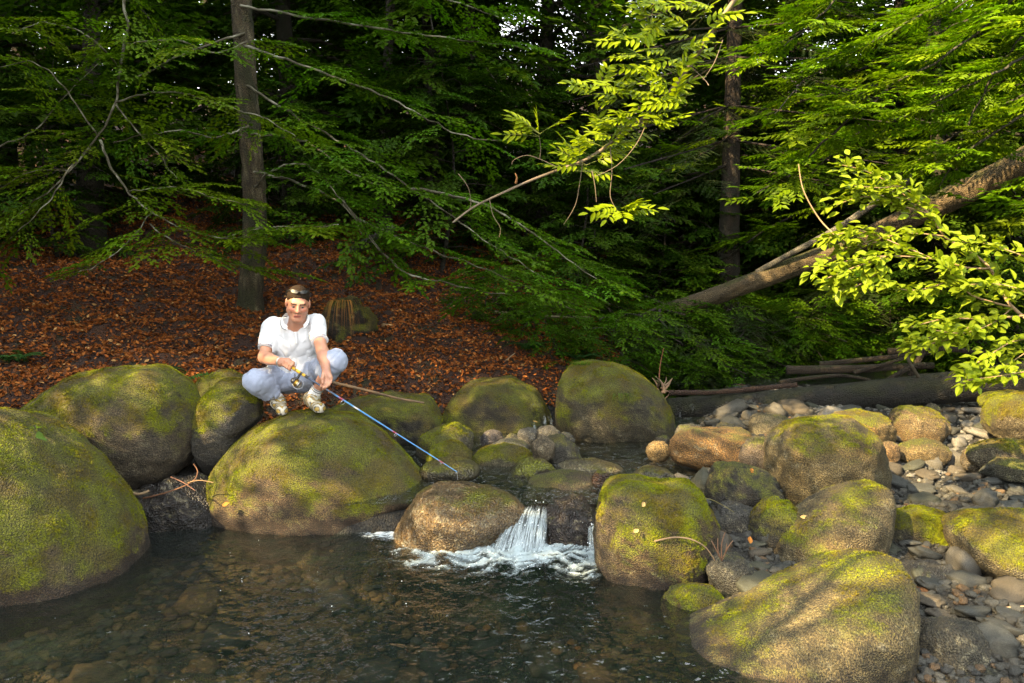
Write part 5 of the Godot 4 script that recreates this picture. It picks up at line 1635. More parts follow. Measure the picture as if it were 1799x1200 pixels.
	t.hollow(neck + Vector3(0, 0.075, 0.055), 0.068, 0.008)
	var fold := func(p: Vector3, d: float):
		var e := d
		e += 0.008 * nz.get_noise_3d(p.x * 9.0 + p.y * 5.0, p.y * 7.0 - p.x * 5.0, p.z * 6.0) + 0.008 * pow(1.0 - absf(nz.get_noise_3d(p.x * 11.0 + p.y * 9.0, p.y * 6.0 - p.x * 9.0, p.z * 8.0)), 3.0) - 0.004
		e = maxf(e, Vector3(-1.64, 0.981, -6.2).y - p.y - 0.02 * sin(p.x * 14.0))
		for s in 2:
			var ax: Vector3 = (el[s] - sh[s]).normalized()
			var q: Vector3 = p - cuff[s]
			if q.length() < 0.14 and absf(p.x - neck.x) > 0.15:
				e = maxf(e, q.dot(ax))
		return e
	var dye := func(p: Vector3):
		for s in 2:
			var ax: Vector3 = (el[s] - sh[s]).normalized()
			var q: Vector3 = p - cuff[s]
			var l := q.dot(ax)
			if (q - ax * l).length() < 0.09 and absf(p.x - neck.x) > 0.15 and l > -0.012 and l < -0.004:
				return Color(0.10, 0.075, 0.12)
		return Color(0.58, 0.58, 0.59)
	b = MB.new()
	bx = box_of(t, 0.03)
	skin_over(b, t, bx[0], bx[1], 0.0062, home, dye, fold)
	b.smooth()
	var shirt := part("shirt", b.mesh(), M.cloth, o)
	# collar flaps with a dark stripe along the outer edge
	for s in 2:
		var cp: Array = [[Vector3(-1.64, 1.424, -6.235), Vector3(-1.704, 1.427, -6.17), Vector3(-1.71, 1.401, -6.1), Vector3(-1.684, 1.354, -6.045), Vector3(-1.651, 1.338, -6.03)], [Vector3(-1.64, 1.424, -6.235), Vector3(-1.546, 1.44, -6.17), Vector3(-1.503, 1.418, -6.1), Vector3(-1.503, 1.375, -6.045), Vector3(-1.525, 1.347, -6.03)]][s]
		var pts := curve_pts(cp, 5)
		b = MB.new()
		for k in pts.size():
			pts[k] += home.origin
		for k in pts.size():
			var inw: Vector3 = (neck + home.origin - pts[k])
			inw.y = 0.0
			inw = inw.normalized()
			var lo: Vector3 = pts[k] - Vector3(0, 0.006, 0) - inw * 0.010
			var hi2: Vector3 = pts[k] + inw * 0.014 + Vector3(0, 0.026, 0)
			var dk := Color(0.05, 0.06, 0.09)
			var wh := Color(0.62, 0.62, 0.63)
			b.add(lo, dk); b.add(lo.lerp(hi2, 0.16), dk); b.add(lo.lerp(hi2, 0.19), wh); b.add(hi2, wh)
		for k in pts.size() - 1:
			for q in 3:
				var i0 := k * 4 + q
				b.tri(i0, i0 + 1, i0 + 4); b.tri(i0 + 1, i0 + 5, i0 + 4)
		b.smooth()
		part("collar", b.mesh(), M.cloth, shirt)
	b = MB.new()
	var plk := curve_pts([Vector3(-1.6, 1.318, -6.075), Vector3(-1.598, 1.28, -6.078), Vector3(-1.596, 1.229, -6.085)], 4)
	for k in plk.size():
		plk[k] += home.origin
	tube(b, plk, taper(0.012, 0.012, plk.size()), 8, flat(Color(0.60, 0.60, 0.61)))
	b.smooth()
	part("placket", b.mesh(), M.cloth, shirt)
	# trousers
	var tr := Field.new()
	tr.limb(hip[0], hip[1], 0.128, 0.128, 0.06)
	var hem := [kn[0].lerp(an[0], 0.62), kn[1].lerp(an[1], 0.40)]
	for s in 2:
		tr.limb(hip[s], kn[s], 0.110, 0.076, 0.05)
		tr.limb(kn[s], hem[s], 0.075, 0.076, 0.05)
	tr.limb(hip[0].lerp(kn[0], 0.3) + Vector3(0, -0.02, 0), hip[1].lerp(kn[1], 0.3) + Vector3(0, -0.02, 0), 0.07, 0.07, 0.08)
	var crease := func(p: Vector3, d: float):
		var e := d + 0.007 * nz.get_noise_3d(p.x * 9.0, p.y * 5.0 + p.x * 6.0, p.z * 5.0) + 0.007 * pow(1.0 - absf(nz.get_noise_3d(p.x * 14.0 + p.z * 9.0, p.y * 9.0 - p.x * 12.0, p.z * 6.0)), 3.0) - 0.004
		for s in 2:
			var ax: Vector3 = (an[s] - kn[s]).normalized()
			var q: Vector3 = p - hem[s]
			var l := q.dot(ax)
			if l > -0.02 and (q - ax * l).length() < 0.12 and absf(p.x - neck.x) > 0.12:
				var th: Vector3 = kn[s] - hip[s]
				var tq: Vector3 = p - hip[s]
				var near_thigh := (tq - th * clampf(tq.dot(th) / th.length_squared(), 0.0, 0.95)).length()
				if near_thigh > 0.115:
					e = maxf(e, l)
		if p.z < hip[0].z + 0.12:
			e = maxf(e, p.y - Vector3(-1.639, 1.063, -6.2).y)
		return e
	b = MB.new()
	bx = box_of(tr, 0.03)
	skin_over(b, tr, bx[0], bx[1], 0.0068, home, func(p: Vector3): return Color(0.33, 0.37, 0.47) * (1.0 + 0.05 * nz.get_noise_3dv(p * 20.0)), crease)
	b.smooth()
	part("trousers", b.mesh(), M.denim, o)
	# socks and running shoes
	for s in 2:
		b = MB.new()
		var ax: Vector3 = (kn[s] - an[s]).normalized()
		var sp := []
		for k in 13:
			sp.append(an[s] + ax * (0.105 * k / 12.0) - ax * 0.015 + home.origin)
		var k0: Vector3 = an[s] + home.origin
		tube(b, sp, taper(0.043, 0.046, 13), 20, func(p: Vector3, _d: Vector3):
			var l := (p - k0).dot(ax)
			return Color(0.03, 0.03, 0.04) if (l > 0.058 and l < 0.066) or (l > 0.074 and l < 0.082) else Color(0.72, 0.71, 0.70), false)
		b.smooth()
		part("sock", b.mesh(), M.cloth, o)
		var heel: Vector3 = [Vector3(-1.766, 0.777, -6.17), Vector3(-1.525, 0.802, -6.12)][s]
		var toe: Vector3 = [Vector3(-1.679, 0.753, -5.95), Vector3(-1.398, 0.775, -5.92)][s]
		var fw := (toe - heel).normalized()
		var shoe := Field.new()
		shoe.limb(heel, toe, 0.040, 0.043, 0.03)
		shoe.limb(heel + Vector3(0, 0.03, 0) + fw * 0.02, heel + fw * 0.10 + Vector3(0, 0.018, 0), 0.040, 0.034, 0.03)
		shoe.limb(an[s] + Vector3(0, -0.022, 0.0), heel + fw * 0.06 + Vector3(0, 0.030, 0), 0.050, 0.040, 0.03)
		shoe.limb(an[s] + Vector3(0, -0.03, 0.045), heel + fw * 0.11 + Vector3(0, 0.02, 0), 0.038, 0.034, 0.03)
		var floor_y := minf(heel.y, toe.y)
		var side := fw.cross(Vector3.UP).normalized()
		var pattern := func(p: Vector3):
			var q := p - heel
			var l := q.dot(fw)
			var w := q.dot(side)
			var n := nz.get_noise_3dv(p * 38.0)
			var st := sin((l * 1.0 + absf(w) * 1.2) * 170.0 + n * 0.8)
			if q.y < l * fw.y - 0.012:
				return Color(0.45, 0.42, 0.36) if n > -0.1 else Color(0.08, 0.07, 0.06)
			if st > 0.55:
				return Color(0.34, 0.22, 0.05)
			if st > -0.1:
				return Color(0.05, 0.045, 0.04)
			return Color(0.46, 0.42, 0.33)
		b = MB.new()
		bx = box_of(shoe, 0.015)
		skin_over(b, shoe, bx[0], bx[1], 0.0042, home, pattern, func(p: Vector3, d: float): return maxf(d, (heel.y - 0.030 + (p - heel).dot(fw) * fw.y) - p.y))
		b.smooth()
		var so := part("shoe", b.mesh(), M.plain, o)
		b = MB.new()
		for k in 4:
			var lp := heel + fw * (0.075 + 0.024 * k) + Vector3(0, 0.052 - 0.006 * k, 0) + home.origin
			tube(b, [lp - side * 0.022 - Vector3(0, 0.006, 0), lp, lp + side * 0.022 - Vector3(0, 0.006, 0)], [0.003, 0.003, 0.003], 5, flat(Color(0.5, 0.46, 0.36)))
		b.smooth()
		part("lace", b.mesh(), M.plain, so)
	# bracelet watch
	b = MB.new()
	var wax: Vector3 = (wr[0] - el[0]).normalized()
	ring(b, wr[0] - wax * 0.006 + home.origin, wax, 0.033, 0.0045, Color(0.55, 0.55, 0.52), 24, 6)
	ring(b, wr[0] - wax * 0.013 + home.origin, wax, 0.0335, 0.0035, Color(0.40, 0.38, 0.30), 24, 6)
	b.smooth()
	part("bracelet", b.mesh(), M.metal, o)
	# sunglasses pushed up into the hair: they rest on the head, a thing of their own
	var gl := thing("sunglasses", "dark wraparound sunglasses pushed up on the man's hair", "sunglasses", hx * Vector3(0, 0.098, 0.060))
	var gx := Transform3D(Basis(), -gl.position) * hx
	for s in [-1.0, 1.0]:
		b = MB.new()
		var u0 := b.v.size()
		for r in 7:
			for q in 9:
				var a := (q / 8.0) * 0.95 + 0.08
				var v := r / 6.0 - 0.5
				var w := sqrt(maxf(0.0, 1.0 - pow(absf(q / 4.0 - 1.0), 2.6)))
				b.add(gx * Vector3(s * sin(a) * 0.068, 0.107 + v * 0.020 * maxf(w, 0.25), cos(a) * 0.066 - 0.002 - v * 0.016), Color(0.012, 0.012, 0.014))
		for r in 6:
			for q in 8:
				var i0 := u0 + r * 9 + q
				if s > 0:
					b.tri(i0, i0 + 9, i0 + 1); b.tri(i0 + 1, i0 + 9, i0 + 10)
				else:
					b.tri(i0, i0 + 1, i0 + 9); b.tri(i0 + 1, i0 + 10, i0 + 9)
		b.smooth()
		part("lens", b.mesh(), M.plain, gl)
		b = MB.new()
		tube(b, [gx * Vector3(s * 0.064, 0.106, 0.026), gx * Vector3(s * 0.080, 0.088, -0.01), gx * Vector3(s * 0.086, 0.045, -0.035)], [0.004, 0.0035, 0.003], 6, flat(Color(0.02, 0.02, 0.02)))
		b.smooth()
		part("temple", b.mesh(), M.gloss, gl)
	b = MB.new()
	tube(b, [gx * Vector3(-0.010, 0.107, 0.065), gx * Vector3(0, 0.110, 0.066), gx * Vector3(0.010, 0.107, 0.065)], [0.004, 0.004, 0.004], 6, flat(Color(0.02, 0.02, 0.02)))
	b.smooth()
	part("bridge", b.mesh(), M.gloss, gl)

func ball(b: MB, at: Vector3, r: float, col: Color):
	var first := b.v.size()
	for i in 9:
		var th := PI * i / 8.0
		for k in 12:
			var ph := TAU * k / 12.0
			b.add(at + Vector3(sin(th) * cos(ph), cos(th), sin(th) * sin(ph)) * r, col)
	for i in 8:
		for k in 12:
			var a := first + i * 12 + k
			var c := first + i * 12 + (k + 1) % 12
			b.tri(a, a + 12, c); b.tri(c, a + 12, c + 12)

func ring(b: MB, at: Vector3, axis_dir: Vector3, r: float, thick: float, col: Color, m := 16, sides := 6):
	var u := axis_dir.cross(Vector3(0.3, 0.8, 0.5)).normalized()
	var v := axis_dir.cross(u).normalized()
	var first := b.v.size()
	for i in m:
		var a := TAU * i / m
		var d := u * cos(a) + v * sin(a)
		for k in sides:
			var q := TAU * k / sides
			b.add(at + d * (r + thick * cos(q)) + axis_dir * thick * sin(q), col)
	for i in m:
		for k in sides:
			var a := first + i * sides + k
			var c := first + i * sides + (k + 1) % sides
			var e := first + ((i + 1) % m) * sides + k
			var f := first + ((i + 1) % m) * sides + (k + 1) % sides
			b.tri(a, e, c); b.tri(c, e, f)

# ---------------------------------------------------------------- the rod
func make_rod():
	var a := Vector3(-1.584, 1.072, -5.9)
	var z := Vector3(-0.379, 0.382, -5.6)
	var d := (z - a).normalized()
	var butt := a - d * 0.10
	var o := thing("fishing_rod", "blue spinning rod with yellow grip held by the squatting man", "fishing rod", a)
	var len0 := (z - a).length()
	var b := MB.new()
	var grip := []
	for k in 23:
		grip.append(butt - a + d * (0.245 * k / 22.0))
	tube(b, grip, taper(0.0115, 0.0105, 23), 14, func(p: Vector3, _q: Vector3):
		var l := p.dot(d)
		return Color(0.02, 0.02, 0.02) if (l > 0.028 and l < 0.042) or (l > 0.078 and l < 0.092) or l > 0.118 else Color(0.62, 0.36, 0.012))
	b.smooth()
	part("grip", b.mesh(), M.plain, o)
	b = MB.new()
	var bl := []
	for k in 40:
		bl.append(d * (0.14 + (len0 - 0.14) * k / 39.0))
	tube(b, bl, taper(0.0078, 0.0030, 40), 10, func(p: Vector3, _q: Vector3):
		var t := p.dot(d) / len0
		for g in [0.315, 0.635, 0.905]:
			if absf(t - g) < 0.012:
				return Color(0.30, 0.015, 0.012)
		if absf(t - 0.40) < 0.016:
			return Color(0.45, 0.42, 0.36)
		return Color(0.045, 0.065, 0.11) if t < 0.27 else Color(0.045, 0.17, 0.36))
	b.smooth()
	part("blank", b.mesh(), M.gloss, o)
	for g in [[0.315, 0.016], [0.635, 0.010], [0.905, 0.007], [0.995, 0.005]]:
		b = MB.new()
		var p: Vector3 = d * len0 * g[0] + Vector3(0, -g[1] - 0.006, 0)
		ring(b, p, (d + Vector3(0, 0, 0.7)).normalized(), g[1], 0.0016, Color(0.55, 0.55, 0.55))
		tube(b, [d * len0 * g[0], p + Vector3(0, g[1], 0)], [0.002, 0.0015], 5, flat(Color(0.4, 0.4, 0.4)))
		b.smooth()
		part("line_guide", b.mesh(), M.metal, o)
	# spinning reel hanging under the grip: it is screwed to the rod
	var foot := d * 0.075
	var dn := (Vector3(0, -1, 0.12) - d * Vector3(0, -1, 0.12).dot(d)).normalized()
	b = MB.new()
	tube(b, curve_pts([foot + dn * 0.008, foot + dn * 0.035, foot + dn * 0.062 - d * 0.012], 4), taper(0.008, 0.012, 9), 10, flat(Color(0.03, 0.03, 0.032)))
	ball(b, foot + dn * 0.075 - d * 0.015, 0.024, Color(0.035, 0.03, 0.03))
	b.smooth()
	var reel := part("reel", b.mesh(), M.gloss, o)
	b = MB.new()
	var sa := foot + dn * 0.078 + d * 0.004
	tube(b, [sa, sa + d * 0.010, sa + d * 0.0101, sa + d * 0.030, sa + d * 0.0301, sa + d * 0.038], [0.030, 0.030, 0.022, 0.022, 0.029, 0.024], 20, func(p: Vector3, _q: Vector3):
		var l := (p - sa).dot(d)
		return Color(0.42, 0.24, 0.04) if l < 0.011 else (Color(0.25, 0.24, 0.22) if l < 0.0300 else Color(0.35, 0.34, 0.32)))
	b.smooth()
	part("spool", b.mesh(), M.metal, reel)
	b = MB.new()
	ring(b, sa + d * 0.022, Vector3(0.2, 0.5, 0.8).normalized(), 0.038, 0.0016, Color(0.5, 0.5, 0.5), 20, 5)
	b.smooth()
	part("bail_wire", b.mesh(), M.metal, reel)
	b = MB.new()
	tube(b, [sa - d * 0.02, sa - d * 0.02 + Vector3(0, 0.005, -0.04), sa - d * 0.02 + Vector3(0, 0.05, -0.045)], [0.005, 0.004, 0.004], 6, flat(Color(0.1, 0.1, 0.1)))
	b.smooth()
	part("handle", b.mesh(), M.metal, reel)
	b = MB.new()
	tube(b, [z - a, z - a + Vector3(0.002, -0.03, 0.001), z - a + Vector3(0.003, -0.055, 0.001)], [0.0006, 0.0006, 0.0006], 4, flat(Color(0.5, 0.5, 0.5)))
	b.smooth()
	part("line", b.mesh(), M.plain, o)

# ---------------------------------------------------------------- fallen wood
func log_color(bark: Color, moss: Color, cover: float) -> Callable:
	return func(p: Vector3, d: Vector3):
		var n := nz.get_noise_3dv(p * Vector3(2.2, 5.0, 5.0))
		var f := nz.get_noise_3dv(p * 24.0)
		var c := bark * (1.0 + 0.35 * n + 0.45 * f)
		c = c.lerp(moss, smoothstep(0.0, 0.35, d.y * 0.7 + cover + 0.7 * n + 0.4 * f - 0.45))
		c.a = 1.0
		return c

func wood(called: String, label: String, ctrl: Array, r0: float, r1: float, col: Callable, m: Material, category := "log", group := "", bump := 0.08, sides := 18, per := 10) -> Node3D:
	var o := thing(called, label, category, ctrl[0], group)
	var pts := curve_pts(ctrl, per)
	for k in pts.size():
		pts[k] -= o.position
	var b := MB.new()
	tube(b, pts, taper(r0, r1, pts.size()), sides, col, true, bump)
	b.smooth()
	part("stem", b.mesh(), m, o)
	return o

func add_stick(o: Node3D, called: String, ctrl: Array, r0: float, r1: float, col: Color, per := 5):
	var pts := curve_pts(ctrl, per)
	for k in pts.size():
		pts[k] -= o.position
	var b := MB.new()
	tube(b, pts, taper(r0, r1, pts.size()), 7, flat(col), true)
	b.smooth()
	part(called, b.mesh(), M.twig, o)

func make_logs():
	var lr := RandomNumberGenerator.new()
	lr.seed = 5
	var moss := Color(0.045, 0.050, 0.010)
	var bl := wood("fallen_log", "big wet log darkened for shade lying across the stream behind the stones", [Vector3(1.75, 0.202, -9.2), Vector3(3.071, 0.368, -8.8), Vector3(4.24, 0.542, -8.45), Vector3(5.242, 0.728, -8.1), Vector3(5.822, 0.831, -7.9)], 0.135, 0.185, log_color(Color(0.026, 0.021, 0.013), moss * 0.7, 0.25), M.log, "log", "", 0.07, 30, 18)  # bark and moss colour lowered to stand in for shadow on the log
	add_stick(bl, "branch_stub", [Vector3(4.236, 0.625, -8.45), Vector3(4.038, 0.831, -8.3), Vector3(3.964, 0.94, -8.25)], 0.02, 0.012, Color(0.06, 0.05, 0.03))
	wood("pole", "thin rotten pole resting along the top of the big log", [Vector3(1.727, 0.438, -9), Vector3(2.31, 0.458, -8.95), Vector3(3.1, 0.54, -8.9)], 0.03, 0.026, log_color(Color(0.11, 0.055, 0.03), moss, -0.3), M.bark)
	var lt := wood("leaning_trunk", "long fallen tree trunk leaning up across the valley", [Vector3(1.49, 0.869, -11.6), Vector3(1.817, 1.106, -11.4), Vector3(2.66, 1.432, -11), Vector3(3.432, 1.765, -10.6), Vector3(4.162, 2.109, -10.1), Vector3(4.731, 2.457, -9.6), Vector3(5.15, 2.72, -9.2), Vector3(5.569, 3.014, -8.8), Vector3(6.035, 3.338, -8.4)], 0.105, 0.150, log_color(Color(0.175, 0.125, 0.062), Color(0.090, 0.088, 0.016), 0.05), M.bark, "trunk", "", 0.10, 24, 10)
	add_stick(lt, "root", [Vector3(1.661, 1.003, -11.4), Vector3(1.436, 1.133, -11.2), Vector3(1.23, 1.368, -11.1)], 0.05, 0.015, Color(0.06, 0.05, 0.03))
	add_stick(lt, "root", [Vector3(1.622, 0.924, -11.4), Vector3(1.401, 0.822, -11.2), Vector3(1.314, 0.598, -11.1)], 0.05, 0.015, Color(0.06, 0.05, 0.03))
	wood("pole", "pale bare pole leaning above the fallen trunk", [Vector3(3.17, 1.765, -10.7), Vector3(3.54, 2.032, -10.3), Vector3(3.909, 2.283, -10), Vector3(4.278, 2.595, -9.7), Vector3(4.614, 2.899, -9.4)], 0.035, 0.042, log_color(Color(0.16, 0.15, 0.12), moss, -0.4), M.bark)
	# drift wood jammed behind the big log
	var jam := [["short mossy log at the bottom of the drift pile", [Vector3(3.253, 0.608, -9.7), Vector3(4.006, 0.633, -9.6), Vector3(4.887, 0.685, -9.5)], 0.055], ["straight pole on top of the drift pile", [Vector3(3.717, 0.654, -9.9), Vector3(4.447, 0.757, -9.7), Vector3(4.998, 0.834, -9.6)], 0.035], ["thin pale branch slanting over the drift pile", [Vector3(3.966, 0.598, -9.5), Vector3(4.488, 0.751, -9.5), Vector3(5.138, 0.963, -9.5)], 0.022], ["brown broken branch end sticking up from the drift pile", [Vector3(4.566, 0.577, -9.4), Vector3(4.699, 0.84, -9.4), Vector3(4.769, 1.036, -9.4)], 0.04], ["crooked root lying before the drift pile", [Vector3(3.078, 0.498, -9.4), Vector3(3.367, 0.564, -9.3), Vector3(3.754, 0.59, -9.3), Vector3(4.035, 0.551, -9.2)], 0.025], ["short thick stick leaning in the drift pile", [Vector3(4.273, 0.538, -9.3), Vector3(4.526, 0.688, -9.3), Vector3(4.686, 0.72, -9.3)], 0.03], ["dark branch crossing behind the drift pile", [Vector3(4.582, 0.796, -10), Vector3(5.152, 0.847, -9.9), Vector3(5.852, 0.767, -9.8)], 0.04]]
	for q in jam:
		wood("drift_wood", q[0], q[1], q[2], q[2] * 0.7, log_color(Color(0.075, 0.048, 0.024), Color(0.05, 0.05, 0.010), 0.1), M.bark, "wood", "drift wood behind the log", 0.15, 12, 5)
	# root plate beside the dome shaped boulder
	var rp := thing("root_stump", "torn pale root stump beside the dome shaped boulder", "root", Vector3(1.573, 0.436, -8.6))
	for k in 16:
		var a := lr.randf() * TAU
		var p0 := Vector3(1.561, 0.496, -8.6) + Vector3(lr.randfn() * 0.04, lr.randfn() * 0.05, lr.randfn() * 0.04)
		var p1 := p0 + Vector3(cos(a) * 0.10, lr.randf_range(-0.10, 0.16), sin(a) * 0.10)
		add_stick(rp, "root", [p0, p0.lerp(p1, 0.5) + Vector3(0.02, 0.01, 0), p1], lr.randf_range(0.008, 0.022), 0.003, Color(0.15, 0.095, 0.055) * lr.randf_range(0.6, 1.3), 3)
	add_stick(rp, "shoot", [Vector3(1.546, 0.647, -8.6), Vector3(1.556, 0.798, -8.6), Vector3(1.58, 0.97, -8.55)], 0.008, 0.005, Color(0.17, 0.07, 0.03))
	# sticks lying about
	var st := [["long bare stick lying behind the man at the bank foot", [Vector3(-1.598, 0.778, -7.3), Vector3(-1.301, 0.726, -7.2), Vector3(-0.987, 0.665, -7.1), Vector3(-0.76, 0.633, -7.05)], 0.014, Color(0.12, 0.075, 0.04)], ["thin pale stick standing up from the leaf litter", [Vector3(-0.213, 0.69, -8.9), Vector3(-0.089, 0.8, -8.8), Vector3(0.034, 0.898, -8.8)], 0.008, Color(0.2, 0.13, 0.07)], ["broken pale piece of wood on the leafy bank", [Vector3(-1.511, 1.141, -9.6), Vector3(-1.311, 1.128, -9.5), Vector3(-1.167, 1.095, -9.5)], 0.03, Color(0.22, 0.13, 0.06)], ["long thin dead branch lying across the slope", [Vector3(-0.214, 1.258, -10.5), Vector3(0.427, 1.216, -10.2), Vector3(0.971, 1.213, -10)], 0.018, Color(0.12, 0.10, 0.05)], ["curved orange stem lying between the two mossy boulders", [Vector3(-2.577, 0.2, -5.55), Vector3(-2.359, 0.261, -5.5), Vector3(-2.182, 0.332, -5.5), Vector3(-2.153, 0.391, -5.55), Vector3(-2.198, 0.438, -5.6)], 0.006, Color(0.11, 0.05, 0.02)], ["straight reddish stem lying on the dark wet rock", [Vector3(-2.316, 0.371, -5.5), Vector3(-2.212, 0.345, -5.45), Vector3(-2.122, 0.298, -5.42)], 0.0045, Color(0.10, 0.045, 0.028)], ["pale thin stem bridging the dark wet rock and boulder", [Vector3(-2.202, 0.332, -5.5), Vector3(-2.105, 0.361, -5.45), Vector3(-1.991, 0.358, -5.4)], 0.004, Color(0.16, 0.10, 0.05)], ["flat scrap of drift bark under the egg shaped boulder", [Vector3(-2.646, 0.248, -5.55), Vector3(-2.533, 0.253, -5.5), Vector3(-2.467, 0.277, -5.5)], 0.012, Color(0.22, 0.15, 0.08)], ["forked dry twig lying across the tall mossy boulder", [Vector3(0.783, 0.283, -4.42), Vector3(0.89, 0.308, -4.41), Vector3(0.982, 0.299, -4.4), Vector3(1.06, 0.254, -4.4), Vector3(1.117, 0.174, -4.42)], 0.005, Color(0.13, 0.09, 0.05)], ["thin stick lying beside the dark upright slate", [Vector3(1.18, 0.334, -5.15), Vector3(1.277, 0.318, -5.1), Vector3(1.39, 0.26, -5.05)], 0.003, Color(0.12, 0.10, 0.03)], ["pale straight stick on the sandy stone", [Vector3(2.434, 0.102, -3.95), Vector3(2.498, 0.112, -3.94), Vector3(2.575, 0.122, -3.93)], 0.005, Color(0.35, 0.24, 0.13)], ["rotten stump root leaning up the leafy bank", [Vector3(-2.659, 1.964, -12.5), Vector3(-2.137, 2.16, -12), Vector3(-1.665, 2.384, -11.6)], 0.09, Color(0.035, 0.03, 0.022)]]
	for q in st:
		wood("stick", q[0], q[1], q[2], q[2] * 0.6, flat(q[3]), M.twig, "stick", "", 0.2, 8, 6)
	var rt := thing("dry_roots", "tuft of dry brown roots on the dark upright slate", "root", Vector3(1.154, 0.174, -4.42))
	for q in [[Vector3(1.154, 0.174, -4.42), Vector3(1.147, 0.277, -4.4), Vector3(1.162, 0.344, -4.39)], [Vector3(1.154, 0.174, -4.42), Vector3(1.185, 0.261, -4.4), Vector3(1.209, 0.293, -4.4)], [Vector3(1.154, 0.174, -4.42), Vector3(1.116, 0.245, -4.4), Vector3(1.091, 0.293, -4.4)], [Vector3(1.154, 0.174, -4.42), Vector3(1.124, 0.236, -4.38), Vector3(1.117, 0.318, -4.37)], [Vector3(1.154, 0.174, -4.42), Vector3(1.164, 0.236, -4.38), Vector3(1.167, 0.287, -4.37)]]:
		add_stick(rt, "root", q, 0.0045, 0.002, Color(0.12, 0.065, 0.038), 3)

